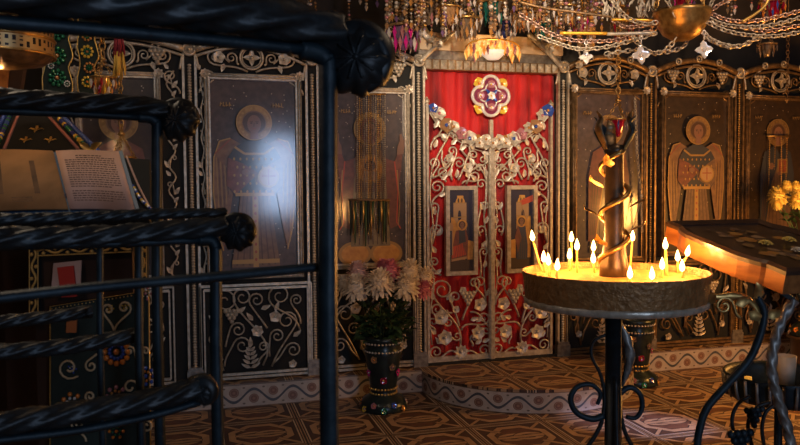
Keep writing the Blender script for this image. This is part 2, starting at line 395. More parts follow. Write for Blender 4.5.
PN = ['ground', 'groundr', 'halo', 'halored', 'skin', 'hair', 'robe', 'robedark', 'mantle', 'wing', 'trim', 'olive', 'fold', 'sky', 'ochre', 'redp', 'bluep', 'pale', 'shadow', 'speck']
PM = [M[n] for n in PN]; PI_ = {n: i for i, n in enumerate(PN)}
def ell(cx, cz, rx, rz, n=20, a0=0, a1=2*PI): return [(cx+rx*math.cos(a0+(a1-a0)*i/n), cz+rz*math.sin(a0+(a1-a0)*i/n)) for i in range(n if a1-a0 > 6.2 else n+1)]
class Art:
    def __init__(s, x0, x1, z0, z1, y):
        s.mb = MB(); s.c = (x0+x1)/2; s.z0 = z0; s.h = z1-z0; s.w = (x1-x0)/s.h/2; s.y = y; s.k = 0
    def P(s, pts, m):
        s.k += 1; y = s.y-.00025*s.k
        q = [(s.c+a*s.h, y, s.z0+b*s.h) for a, b in pts]
        ar = sum(q[i][0]*q[(i+1) % len(q)][2]-q[(i+1) % len(q)][0]*q[i][2] for i in range(len(q)))
        if ar < 0: q.reverse()
        s.mb.add(q, [tuple(range(len(q)))], PI_[m], False)
    def line(s, pts, w, m):
        for a, b in zip(pts[:-1], pts[1:]):
            d = V((b[0]-a[0], b[1]-a[1])); 
            if d.length < 1e-6: continue
            n = V((-d.y, d.x)).normalized()*w/2
            s.P([(a[0]+n.x, a[1]+n.y), (b[0]+n.x, b[1]+n.y), (b[0]-n.x, b[1]-n.y), (a[0]-n.x, a[1]-n.y)], m)
    def ring(s, cx, cz, r0, r1, m, n=24):
        s.P(ell(cx, cz, r1, r1, n), m)
    def face(s, x, z, r, hairy=1.25):
        s.P(ell(x, z+r*.18, r*1.02*hairy, r*1.2), 'hair'); s.P([(x-r*.35, z-r*.6), (x+r*.35, z-r*.6), (x+r*.5, z-r*1.7), (x-r*.5, z-r*1.7)], 'skin')
        s.P(ell(x, z, r*.78, r*1.05), 'skin')
        for e in (-1, 1):
            s.P(ell(x+e*r*.32, z+r*.12, r*.15, r*.07, 8), 'shadow'); s.line([(x+e*r*.14, z+r*.30), (x+e*r*.52, z+r*.27)], r*.07, 'hair')
        s.line([(x, z+r*.15), (x-r*.05, z-r*.3)], r*.08, 'fold'); s.line([(x-r*.2, z-r*.52), (x+r*.2, z-r*.52)], r*.1, 'halored')
    def halo(s, x, z, r, dots=True, inner='halo'):
        s.P(ell(x, z, r, r, 32), 'trim'); s.P(ell(x, z, r*.94, r*.94, 32), inner)
        if dots:
            for i in range(18):
                a = 2*PI*i/18; s.P(ell(x+r*.80*math.cos(a), z+r*.80*math.sin(a), r*.07, r*.07, 6), 'trim')
        s.P(ell(x, z, r*.66, r*.66, 28), 'halored' if inner == 'halored' else 'robe')
    def specks(s, n, seed, z0=.05):
        rr = random.Random(seed)
        for i in range(n): x = rr.uniform(-s.w*.92, s.w*.92); z = rr.uniform(z0, .97); s.P(ell(x, z, .0034, .0034, 5), 'speck')
    def script(s, x, z, w):                       # small worn lettering beside the halo, illegible in the photo
        rr = random.Random(int(x*999+z*77))
        for i in range(4):
            a = x+w*i/4; s.line([(a, z), (a+rr.uniform(-.004, .004), z+.022)], .004, 'trim'); s.line([(a, z+rr.uniform(0, .02)), (a+w*.16, z+rr.uniform(0, .022))], .004, 'trim')
    def folds(s, x0, x1, xb0, xb1, z1, z0, n, m='fold', w=.006):
        for i in range(n):
            t = (i+.5)/n; s.line([(x0+(x1-x0)*t, z1), (xb0+(xb1-xb0)*t, z0)], w, m)
def art_angel(A, seed, ground='ground', robe='robe', chest='robedark'):
    A.P([(-A.w, 0), (A.w, 0), (A.w, 1), (-A.w, 1)], ground); A.specks(80, seed)
    for e in (-1, 1):
        wp_ = [(.05, .66), (.12, .70), (.175, .685), (.205, .60), (.21, .42), (.19, .22), (.165, .12), (.13, .30), (.10, .5)]
        A.P([(e*a, b) for a, b in wp_], 'wing')
        A.line([(e*a, b) for a, b in wp_[1:7]], .007, 'trim')
        for i in range(7): A.line([(e*(.192-.010*i), .60-.01*i), (e*(.180-.009*i), .16+.05*i)], .0035, 'fold' if i % 2 else 'trim')
        A.line([(e*.12, .695), (e*.2, .62)], .006, 'halored')
    A.P([(-.075, .40), (.075, .40), (.125, .03), (-.125, .03)], robe); A.folds(-.07, .07, -.115, .115, .40, .04, 7)
    A.line([(0, .42), (0, .03)], .028, 'trim'); A.line([(-.122, .06), (.122, .06)], .022, 'trim')
    for i in range(9): A.P(ell(0, .07+i*.04, .007, .009, 6), 'halored')
    A.P([(-.03, .69), (.03, .69), (.10, .655), (.135, .60), (.145, .46), (.10, .40), (-.10, .40), (-.145, .46), (-.135, .60), (-.10, .655)], chest)
    A.P([(-.135, .60), (-.145, .46), (-.10, .41), (.0, .50), (.02, .52), (-.06, .57)], 'mantle'); A.P([(.135, .60), (.145, .46), (.10, .41), (.0, .47), (.0, .50), (.07, .56)], robe)
    A.line([(-.10, .655), (-.05, .62), (.05, .62), (.10, .655)], .012, 'trim'); A.line([(-.10, .41), (.10, .41)], .018, 'trim')
    for i in range(7):
        for j in range(5): A.P(ell((i-3)*.032+(j % 2)*.016-.008, .425+j*.042, .006, .008, 6), 'trim')
    A.P(ell(-.045, .525, .022, .016, 10), 'skin'); A.P(ell(.03, .485, .022, .016, 10), 'skin')
    A.P(ell(.07, .50, .055, .055, 22), 'trim'); A.P(ell(.07, .50, .046, .046, 22), 'pale'); A.line([(.07, .46), (.07, .54)], .007, 'halored'); A.line([(.035, .505), (.105, .505)], .007, 'halored')
    A.halo(0, .78, .092); A.face(0, .772, .045)
    A.script(-A.w*.78, .86, .06); A.script(A.w*.45, .86, .06)
def art_orans(A, seed):
    A.P([(-A.w, 0), (A.w, 0), (A.w, 1), (-A.w, 1)], 'ground'); A.specks(110, seed)
    for e in (-1, 1):
        A.P(ell(e*.095, .055, .10, .075, 24), 'trim'); A.P(ell(e*.095, .055, .082, .058, 24), 'ochre')
        A.P([(e*a, b) for a, b in [(.04, .66), (.09, .62), (.15, .60), (.175, .66), (.20, .66), (.19, .55), (.165, .40), (.17, .22), (.12, .2), (.08, .4)]], 'mantle')
        A.P([(e*a, b) for a, b in [(.165, .64), (.205, .645), (.215, .70), (.235, .755), (.222, .76), (.205, .725), (.195, .765), (.182, .76), (.183, .72), (.17, .69)]], 'skin')
        A.line([(e*.15, .60), (e*.17, .42), (e*.16, .24), (e*.185, .20)], .007, 'redp'); A.line([(e*.165, .55), (e*.18, .35), (e*.17, .22)], .005, 'trim')
    A.P([(-.09, .62), (.09, .62), (.12, .1), (-.12, .1)], 'olive'); A.folds(-.08, .08, -.11, .11, .5, .11, 8)
    A.P([(-.05, .70), (.05, .70), (.10, .60), (.09, .42), (-.09, .42), (-.10, .60)], 'robe')
    A.P(ell(0, .555, .085, .085, 26), 'trim'); A.P(ell(0, .555, .072, .072, 26), 'ochre'); A.face(0, .57, .026); A.P([(-.04, .54), (.04, .54), (.05, .49), (-.05, .49)], 'pale')
    A.halo(0, .79, .097); A.P(ell(0, .78, .062, .078), 'mantle'); A.face(0, .778, .042, 1.0)
    A.script(-A.w*.8, .88, .06); A.script(A.w*.5, .88, .06)
def art_saint(A, seed, ground='groundr', robe='mantle', under='robe', bookc='trim'):
    A.P([(-A.w, 0), (A.w, 0), (A.w, 1), (-A.w, 1)], ground); A.specks(60, seed)
    A.P([(-.10, .62), (.10, .62), (.13, .03), (-.13, .03)], under); A.folds(-.08, .08, -.12, .12, .5, .04, 7)
    A.P([(-.03, .69), (-.11, .645), (-.14, .5), (-.14, .1), (-.09, .12), (-.04, .45), (.03, .62)], robe); A.P([(.03, .69), (.11, .645), (.14, .5), (.13, .25), (.07, .3), (.0, .55)], robe)
    A.folds(-.12, -.06, -.13, -.1, .5, .14, 3); A.line([(-.04, .45), (-.09, .12)], .006, 'trim')
    A.P([(.0, .50), (.085, .50), (.085, .60), (.0, .60)], bookc); A.P([(.012, .51), (.073, .51), (.073, .59), (.012, .59)], 'halored'); A.P(ell(-.05, .55, .02, .024, 10), 'skin'); A.P(ell(.02, .50, .022, .014, 10), 'skin')
    A.line([(.045, .52), (.045, .58)], .006, 'trim'); A.line([(.025, .555), (.065, .555)], .006, 'trim')
    A.halo(0, .78, .094); A.face(0, .772, .046, 1.15)
    A.script(-A.w*.8, .87, .06); A.script(A.w*.5, .87, .06)
def art_scene(A, seed, right):
    e = -1 if right else 1; W = A.w
    A.P([(-W, 0), (W, 0), (W, 1), (-W, 1)], 'sky'); A.P([(-W, 0), (W, 0), (W, .14), (-W, .14)], 'shadow')
    A.P([(e*-.13, .14), (e*-.13, .66), (e*.05, .66), (e*.05, .14)], 'ochre'); A.P([(e*-.10, .66), (e*-.10, .84), (e*.07, .84), (e*.07, .5), (e*.0, .5)], 'pale')
    A.P(ell(e*-.01, .84, .062, .075, 16, 0, PI), 'ochre'); A.P([(e*-.05, .84), (e*.03, .84), (e*.03, .93), (e*-.05, .93)], 'ochre')
    for q in (-.035, .01): A.P(ell(e*q, .87, .011, .03, 10), 'shadow')
    A.P(ell(e*-.02, .68, .022, .07, 12), 'sky'); A.line([(e*-.13, .66), (e*.07, .67)], .012, 'trim'); A.line([(e*-.10, .84), (e*.07, .84)], .010, 'trim')
    A.P([(e*.08, .14), (e*.08, .38), (e*.17, .36), (e*.17, .14)], 'ochre')
    if right:
        A.P([(-.02, .86), (W, .93), (W, .85), (.0, .80)], 'redp'); A.line([(-.02, .93), (.06, .5)], .006, 'trim')
        A.P([(-.05, .56), (.05, .56), (.085, .3), (.08, .12), (-.06, .12), (-.07, .35)], 'bluep'); A.P([(-.05, .56), (-.09, .4), (-.05, .2), (.0, .4)], 'mantle'); A.folds(-.03, .05, -.05, .07, .4, .13, 4)
        A.halo(0, .60, .075, False, 'ochre'); A.face(0, .6, .036)
    else:
        A.P([(-.07, .50), (.06, .52), (.09, .40), (.08, .16), (-.13, .14), (-.12, .28)], 'mantle'); A.P([(-.03, .5), (.05, .5), (.06, .36), (-.03, .34)], 'robedark'); A.P([(-.12, .3), (.02, .34), (.06, .2), (-.12, .16)], 'redp'); A.folds(-.06, .03, -.11, .07, .33, .15, 5)
        A.P([(-.13, .12), (.07, .15), (.07, .18), (-.13, .15)], 'pale'); A.halo(.01, .57, .07, False, 'ochre'); A.face(.01, .57, .034)
        A.P([(-.17, .2), (-.11, .2), (-.11, .55), (-.17, .55)], 'pale'); A.P(ell(-.14, .55, .03, .05, 12, 0, PI), 'pale'); A.P([(-.155, .2), (-.125, .2), (-.125, .5), (-.155, .5)], 'bluep')

# ---------------------------------------------------------------- the iron icon screen
def ztop(px, py): return wp(px, py).z
def column(px, label, py_top, zb=KZ+.004):
    x = wp(px, 200).x; zt = ztop(px, py_top)
    t = thing('screen_column', label, 'column', (x, 0, zb), 'beaded columns of the icon screen')
    mb = MB()
    for e in (-1, 1): mb.box2((x+e*.045-.009, -.03, zb), (x+e*.045+.009, .012, zt-.04))
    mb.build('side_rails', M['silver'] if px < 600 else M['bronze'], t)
    mb = MB(); mb.box2((x-.036, -.004, zb), (x+.036, .012, zt-.04)); mb.build('shaft', M['black'], t)
    mb = MB(); n = int((zt-.09-zb-.12)/.0215)
    for i in range(n): mb.ball((x, -.02, zb+.13+i*.0215), .0145, 0, 6, 4, (1.15, 1, .80))
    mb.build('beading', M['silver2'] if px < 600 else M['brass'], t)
    mb = MB(); mb.box2((x-.062, -.045, zb), (x+.062, .014, zb+.10)); mb.box2((x-.054, -.04, zb+.10), (x+.054, .013, zb+.125)); mb.build('base', M['dull'], t)
    mb = MB(); mb.tube([(x+.043*math.cos(a), -.035, zt+.043*math.sin(a)) for a in [2*PI*i/20 for i in range(20)]], .012, 6, closed=True)
    mb.lathe([(.04, -.01), (.04, .012), (.0, .012)], (x, -.02, zt), 16, axis=Matrix.Rotation(PI/2, 3, 'X')); mb.ball((x, -.036, zt), .017, 0, 8, 6); mb.build('medallion', M['silver'], t)
    for e in (-1, 1): mb = MB(); mb.tube(catmull([(x+e*.07, -.02, zt-.15), (x+e*.055, -.025, zt-.07), (x+e*.045, -.02, zt-.03)]), .010); mb.build('neck_brace', M['silver'], t)
    return x, zt
cx = {}
for k, px, py, lab in ((-1, 55, 42, 'beaded iron column of the screen behind the green embroidered hangings'), (0, 192, 50, 'beaded column on the left of the blue-lit winged figure icon'), (1, 313, 60, 'beaded column between the blue-lit winged figure and the raised-hands icon'),
                       (2, 418.5, 61, 'bright beaded column on the left jamb of the red doors'), (3, 562, 67.5, 'bright beaded column on the right jamb of the red doors'), (4, 649, 71.6, 'beaded bronze column just right of the candle stand pillar'),
                       (5, 736.4, 73.7, 'beaded bronze column between the two rightmost icons'), (6, 816, 77, 'beaded bronze column at the right end of the screen')):
    cx[k] = column(px, lab, py)
def vine(mb, lf, x, z0, z1, amp, side, y=-.018, step=.19):
    n = int((z1-z0)/step); dz = (z1-z0)/n; pts = []
    for i in range(2*n+1):
        pts.append((x+amp*math.sin(i*PI/1.0+PI/2)*.55, y, z0+i*dz/2))
    mb.tube(catmull(pts, 4), .0068, 5)
    for i in range(n):
        s_ = 1 if i % 2 else -1; z = z0+(i+.35)*dz
        put(mb, scroll2((x+s_*amp*.3, z), (x-s_*amp*.35, z+dz*.38), amp*.42, s_, 1.2, (0, 1)), lambda a, b: (a, y, b), .006)
        lf.leaf((x+s_*amp*.3, y, z), (s_*.55, 0, .8), (0, -1, 0), .07, .036); lf.leaf((x-s_*amp*.2, y-.004, z+dz*.7), (-s_*.6, 0, .75), (0, -1, 0), .055, .03)
LOW = [((.16, .05), (.19, .86), .115, -1, (-.2, 1)), ((.185, .33), (.31, .52), .07, -1, (.2, 1)), ((.17, .1), (.35, .33), .08, -1, (.1, 1)), ((.10, .2), (.07, .42), .05, 1, (-.5, 1)),
       ((.55, .08), (.36, .90), .085, -1, (.7, 1)), ((.60, .52), (.50, .86), .07, -1, (-.5, .8)), ((.64, .06), (.80, .60), .09, 1, (.4, 1)), ((.62, .18), (.70, .42), .065, -1, (-.1, 1)), ((.93, .48), (.73, .90), .105, -1, (-.2, 1)), ((.94, .55), (.90, .84), .055, -1, (0, 1)), ((.66, .1), (.86, .24), .07, -1, (.8, .6)), ((.5, .1), (.56, .30), .05, 1, (.3, 1))]
def lower(x0, x1, z0, z1, mir, mb, lf, y=-.016, mini=False):
    W, H = x1-x0, z1-z0; f = (lambda a, b: (x1-a, y, z0+b)) if mir else (lambda a, b: (x0+a, y, z0+b))
    for p0, c, r, dr, d0 in LOW: put(mb, scroll2((p0[0]*W, p0[1]*H), (c[0]*W, c[1]*H), r*1.2*min(W, H*1.1), dr, 1.45, d0), f, .0085)
    for a, b, ang in ((.1, .62, 2.3), (.46, .62, 2.2), (.86, .40, .7), (.3, .72, .6), (.68, .72, 1.2), (.54, .75, .4)):
        lf.leaf(f(a*W, b*H), (math.cos(ang)*(-1 if mir else 1), 0, math.sin(ang)), (0, -1, 0), .085, .04)
    for k in range(5):
        for s_ in (-1, 1): lf.leaf(f(.43*W, (.06+.05*k)*H), (s_*.8, 0, .45+.1*k), (0, -1, 0), .085-.009*k, .03)
    lf.leaf(f(.43*W, .3*H), (0, 0, 1), (0, -1, 0), .09, .04)
    return [f(a*W, b*H) for a, b in ((.25, .70), (.50, .50), (.68, .66), (.12, .2), (.85, .08))]
def grapes(mb, c, r, seed=0):
    rr = random.Random(seed); c = V(c)
    for j, n in enumerate((4, 3, 2, 1)):
        for i in range(n): mb.ball(c+V(((i-(n-1)/2)*r*.62, -.012-rr.random()*.006, (1.2-j)*r*.55)), r*.36, 0, 6, 4)
def icon_panel(label, k, icon, py_arch, kind, seed, mir=False):
    (xl, zl), (xr, zr) = cx[k], cx[k+1]; xl += .07; xr -= .07
    ix0, iy0, ix1, iy1 = icon; pm = (ix0+ix1)/2
    X0, X1 = wp(ix0, 200).x, wp(ix1, 200).x; zt = ztop(pm, iy0); zb = ztop(pm, iy1); xm = (xl+xr)/2; Z0 = KZ+.004; za = ztop(pm, py_arch)
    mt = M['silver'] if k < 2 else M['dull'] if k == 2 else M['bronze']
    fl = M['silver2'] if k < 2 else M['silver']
    t = thing('framed_icon', label, 'icon', ((xl+xr)/2, 0, Z0), 'scrollwork panels of the icon screen')
    mb = MB(); mb.box2((xl-.02, .014, Z0), (xr+.02, .04, zl-.02)); mb.prism([(xl-.02, .014, zl-.02), (xr+.02, .014, zr-.02), (xr-.1, .014, (zr+za)/2), (xm, .014, za-.01), (xl+.1, .014, (zl+za)/2)], (0, .026, 0)); mb.build('back_board', M['black'], t)
    # icon with its moulded frame
    fr = MB(); wd = .045
    for a, b, d in (((X0, zt), (X1, zt), .04), ((X0, zb), (X1, zb), .04)):
        fr.box2((a[0], -.045, a[1]-(wd if a[1] == zt else 0)), (b[0], .014, a[1]+(0 if a[1] == zt else wd)))
    for xx in (X0, X1-wd): fr.box2((xx, -.045, zb+wd), (xx+wd, .014, zt-wd))
    for ii in (.0, .018):
        fr.tube([(X0+ii+.008, -.05, zb+ii), (X0+ii+.008, -.05, zt-ii-.008)], .007); fr.tube([(X1-ii-.008, -.05, zb+ii), (X1-ii-.008, -.05, zt-ii-.008)], .007); fr.tube([(X0+ii, -.05, zt-ii-.008), (X1-ii, -.05, zt-ii-.008)], .007); fr.tube([(X0+ii, -.05, zb+ii+.008), (X1-ii, -.05, zb+ii+.008)], .007)
    fro = fr.build('icon_frame', mt, t)
    A = Art(X0+wd, X1-wd, zb+wd, zt-wd, -.012); kind(A, seed); A.mb.box2((X0+wd, -.0115, zb+wd), (X1-wd, .012, zt-wd), PI_['shadow']); A.mb.build('icon_painting', PM, t)
    # arched top
    a0, a1 = (xl-.03, zl), (xr+.03, zr); arc = []
    for i in range(17):
        u = i/16; arc.append((a0[0]+(a1[0]-a0[0])*u, 0, a0[1]+(a1[1]-a0[1])*u+(za-(zl+zr)/2)*math.sin(PI*u)**.9))
    mb = MB(); mb.tube([(a, -.03, c) for a, b, c in arc], .026, 8, flat=.8); mb.tube([(a, -.02, c-.05) for a, b, c in arc], .012, 6); ar = mb.build('arch_rail', mt, t)
    for i in (4, 8, 12):
        mb = MB(); c = V(arc[i]); mb.tube([(c.x+.026*math.cos(q), -.06, c.z+.01+.026*math.sin(q)) for q in [2*PI*j/14 for j in range(14)]], .009, 5, closed=True); mb.ball((c.x, -.055, c.z+.01), .011, 0, 6, 5); mb.build('boss', M['silver'], ar)
    # tympanum
    zc = (zt+za)/2+.0; R = min((za-zt)*.5-.04, .105)
    mb = MB(); ring = [2*PI*i/24 for i in range(24)]
    mb.tube([(xm+R*math.cos(q), -.02, zc+R*math.sin(q)) for q in ring], .010, 6, closed=True); mb.tube([(xm+R*.82*math.cos(q), -.02, zc+R*.82*math.sin(q)) for q in ring], .005, 5, closed=True)
    for q in range(4): mb.leaf((xm, -.022, zc), (math.cos(q*PI/2), 0, math.sin(q*PI/2)), (0, -1, 0), R*.75, R*.5)
    mb.ball((xm, -.03, zc), R*.2, 0, 8, 6); mb.build('medallion', M['silver'], t)
    mb = MB(); lf = MB(); f = lambda a, b: (a, -.018, b)
    for e in (-1, 1):
        xe = xl if e < 0 else xr; hw = abs(xe-xm)
        put(mb, scroll2((xm+e*(R+.01), zc-R*.6), (xm+e*(R+.065), zc-R*.05), .04, -e, 1.3, (e, .2)), f, .008)
        put(mb, scroll2((xm+e*.03, zt+.02), (xm+e*(hw-.12), zc+.0), .06, e, 1.5, (e, .5)), f, .009)
        put(mb, scroll2((xe, zt-.15), (xm+e*(hw-.07), zt-.02), .045, -e, 1.3, (0, 1)), f, .008)
        put(mb, scroll2((xm+e*(R+.08), zc-.04), (xm+e*(R+.14), zc+.06), .032, e, 1.2, (e, 1)), f, .007)
        lf.leaf((xm+e*(R+.12), -.02, zc-.05), (e*.3, 0, -.9), (0, -1, 0), .07, .04); lf.leaf((xm+e*(hw-.12), -.02, zc+.07), (-e*.7, 0, .5), (0, -1, 0), .06, .035)
    lo, hi = (xl, xr)
    for xv, g in (((xl+X0)/2, X0-xl), ((xr+X1)/2, xr-X1)):
        if g > .03: vine(mb, lf, xv, zb-.02, zt+.02, min(.05, g*.55), 1)
    mb.build('scrollwork', mt, t)
    for e in (-1, 1):
        mb = MB(); c = (xm+e*(R+.16), -.03, zc-.005); grapes(mb, c, .05, seed) if seed % 2 else mb.flower(c, .05, n=5, m2=0); mb.build('flower', fl, t)
        mb = MB(); mb.flower((X0+.01 if e < 0 else X1-.01, -.055, zt-.01), .042, n=8); mb.build('rosette', M['silver'], fro)
    lf.build('leaves', fl, t)
    # lower field
    L = MB(); LF = MB(); fr = MB(); zl0, zl1 = Z0+.05, zb-.05
    for q in (0, .03):
        fr.bar((X0-.06+q, -.02, zl0+q-.03), (X1+.06-q, -.02, zl0+q-.03), .016, .02); fr.bar((X0-.06+q, -.02, zl1-q), (X1+.06-q, -.02, zl1-q), .012, .02)
        fr.bar((X0-.06+q, -.02, zl0-.03+q), (X0-.06+q, -.02, zl1-q), .012, .02, up=(0, 1, 0)); fr.bar((X1+.06-q, -.02, zl0-.03+q), (X1+.06-q, -.02, zl1-q), .012, .02, up=(0, 1, 0))
    fr.build('lower_frame', mt, t)
    fpos = lower(X0-.02, X1+.02, zl0, zl1-.03, mir, L, LF)
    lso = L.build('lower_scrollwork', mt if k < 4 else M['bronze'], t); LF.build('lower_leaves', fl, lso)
    for i, c in enumerate(fpos):
        mb = MB()
        if i == 0: grapes(mb, c, .05, i)
        else: mb.flower(V(c)+V((0, -.012, 0)), .05 if i < 3 else .035, n=5+i % 2)
        mb.build('flower', fl, lso)
    return t
icon_panel('dark icon panel with a gold halo, mostly behind the book and ironwork', -1, (78, 72, 163, 282), 36, art_saint, 3)
icon_panel('screen panel with a winged figure icon caught by blue window glare', 0, (206, 75, 302, 278), 42, art_angel, 4)
icon_panel('screen panel with a raised-hands figure icon above the vase of chrysanthemums', 1, (328, 88, 409, 268), 48, art_orans, 5, True)
icon_panel('screen panel with a haloed saint icon right behind the candle stand pillar', 3, (570, 89, 643, 262), 58, lambda A, s: art_saint(A, s, 'ground', 'mantle', 'olive'), 6)
icon_panel('amber-lit screen panel with a winged figure icon holding a disc', 4, (658, 92, 728, 255), 61, lambda A, s: art_angel(A, s, 'groundr', 'robe', 'robedark'), 7, True)
icon_panel('rightmost screen panel with a dark haloed saint icon above yellow flowers', 5, (742, 96, 806, 250), 66, lambda A, s: art_saint(A, s, 'groundr', 'robedark', 'robe'), 9)

# ---------------------------------------------------------------- royal doors
ZD = wp(490, 358).z
x2, x3 = cx[2][0]+.06, cx[3][0]-.06
mb = MB(); mb.box2((x2-.0, -.03, KZ+.004), (x3+.0, .10, ZD-.004)); struct(mb, 'trim_8', M['black'])
# red velvet curtain hanging behind the doors
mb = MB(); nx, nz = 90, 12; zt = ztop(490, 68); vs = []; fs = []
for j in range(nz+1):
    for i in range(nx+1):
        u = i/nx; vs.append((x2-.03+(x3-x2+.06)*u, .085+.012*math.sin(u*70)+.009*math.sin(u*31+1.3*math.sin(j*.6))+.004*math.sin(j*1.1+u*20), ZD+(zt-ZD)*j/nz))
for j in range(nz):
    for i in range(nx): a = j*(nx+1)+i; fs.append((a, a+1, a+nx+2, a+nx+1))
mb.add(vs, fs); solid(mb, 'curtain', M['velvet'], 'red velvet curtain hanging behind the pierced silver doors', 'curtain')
# lintel with pyramid studs
zl = ztop(490, 72); zh = ztop(490, 62)
t = thing('door_lintel', 'silver lintel with a row of pyramid studs above the red doors', 'lintel', (XC, 0, zl))
mb = MB(); mb.box2((x2-.02, -.03, zl), (x3+.02, .06, zh)); bmo = mb.build('beam', M['bronze'], t)
n = 18; wd = (x3-x2+.02)/n
for i in range(n):
    x = x2-.01+wd*(i+.5); h = (zh-zl)/2-.006; mb = MB(); zc = (zl+zh)/2; q = wd*.38
    mb.add([(x-q, -.031, zc-h), (x+q, -.031, zc-h), (x+q, -.031, zc+h), (x-q, -.031, zc+h), (x, -.065, zc)], [(0, 1, 4), (1, 2, 4), (2, 3, 4), (3, 0, 4), (3, 2, 1, 0)], 0, False); mb.build('pyramid_stud', M['silver2'], bmo)
mb = MB(); mb.box2((x2-.05, .0, zh), (x3+.05, .2, ztop(490, 53))); struct(mb, 'trim_6', M['dull'])
mb = MB(); mb.box2((x2-.05, -.03, ztop(490, 53)), (x3+.05, .25, ztop(490, 36))); struct(mb, 'trim_7', M['cream'])
YD = .0
def D(px, py): p = wp(px, py, YD); return p
def mirror(p): return (2*XC-p[0], p[1], p[2])
SC = [  # left leaf, traced: start, curl centre, radius, turn, start heading, turns
 ((460, 346), (442, 290), 9.5, 1, (.2, -1), 1.6), ((452, 313), (437, 309), 5.5, 1, (-1, -.2), 1.4), ((461, 330), (483, 318), 5.5, -1, (.3, -1), 1.3), ((459, 326), (455, 297), 5, 1, (-.2, -1), 1.2),
 ((462, 320), (474, 283), 5, -1, (.3, -1), 1.2), ((486, 305), (480, 282), 5.5, 1, (0, -1), 1.2), ((455, 352), (436, 352), 6, 1, (-.7, -.6), 1.5), ((466, 352), (484, 350), 6, -1, (.7, -.6), 1.5), ((447, 333), (457, 336), 4, -1, (.5, .6), 1.2),
 ((441, 275), (434, 262), 4.5, 1, (-1, -.3), 1.4), ((432, 252), (437, 231), 6, 1, (-.1, -1), 1.5), ((432, 244), (434, 207), 4, -1, (.3, -1), 1.1), ((433, 205), (437, 187), 6, -1, (-.6, -1), 1.4),
 ((480, 276), (484, 252), 4, 1, (.2, -1), 1.2), ((485, 250), (481, 230), 4, -1, (.4, -1), 1.1), ((480, 236), (485, 206), 4, 1, (-.5, -1), 1.1), ((484, 214), (481, 184), 4.5, -1, (.2, -1), 1.2),
 ((432, 178), (434, 163), 4.5, -1, (.2, -1), 1.4), ((431, 172), (456, 136), 6, 1, (.3, -1), 1.3), ((432, 178), (459, 163), 5, 1, (1, -.3), 1.3), ((431, 150), (436, 128), 5, -1, (-.2, -1), .6), ((440, 148), (446, 160), 4, -1, (.6, .6), 1.2),
 ((446, 182), (443, 172), 4.5, 1, (-.4, -1), 1.2), ((466, 184), (465, 142), 4, -1, (.6, -1), 1.0), ((487, 186), (468, 146), 7, 1, (0, -1), .8), ((473, 170), (483, 160), 4, -1, (.6, -.8), 1.2), ((462, 184), (474, 176), 4.5, -1, (.3, -1), 1.2)]
SC += [((452, 180), (452, 151), 4, -1, (-.4, -1), 1.2), ((458, 180), (473, 155), 4, 1, (.5, -1), 1.2), ((433, 140), (444, 138), 3.5, 1, (.4, -1), 1.2), ((486, 172), (479, 168), 3.5, -1, (-.3, -1), 1.2), ((435, 330), (433, 322), 4, 1, (-.3, -1), 1.2), ((470, 312), (486, 330), 4, 1, (1, -.2), 1.2), ((446, 310), (448, 322), 4, -1, (.6, .3), 1.2), ((472, 346), (474, 338), 3.5, 1, (.6, -.6), 1.1)]
LFP = [(444, 126, -.5), (459, 150, .6), (474, 150, 2.3), (434, 148, 1.3), (448, 176, 1.2), (468, 178, 1.9), (486, 161, 1.8), (434, 128, 1.1), (446, 300, .9), (470, 320, .3), (436, 334, 2.4), (482, 342, .5), (435, 215, 1.9), (437, 236, 1.2), (436, 253, 2.2), (434, 274, .6), (484, 224, 1.2), (483, 210, 2), (481, 247, .9), (440, 134, -.7), (451, 145, .9), (446, 168, 2.2), (481, 152, -.3), (470, 158, -1.2), (441, 180, .8), (476, 181, 2.4), (456, 178, 1.5), (452, 303, 1.9), (447, 318, 2.7), (476, 322, .8), (464, 300, .9), (433, 300, 1.8), (486, 296, 1.3), (440, 344, 2.2), (475, 344, .7), (484, 268, 1.5), (438, 196, .4), (487, 176, 2.1)]
FLP = [(440, 317, .068, 5), (479, 304, .062, 5), (444, 337, .070, 6), (477, 332, .066, 6), (460, 351, .065, 9), (449, 158, .042, 5), (467, 168, .05, 5), (462, 290, .035, 5), (455, 309, .035, 4)]
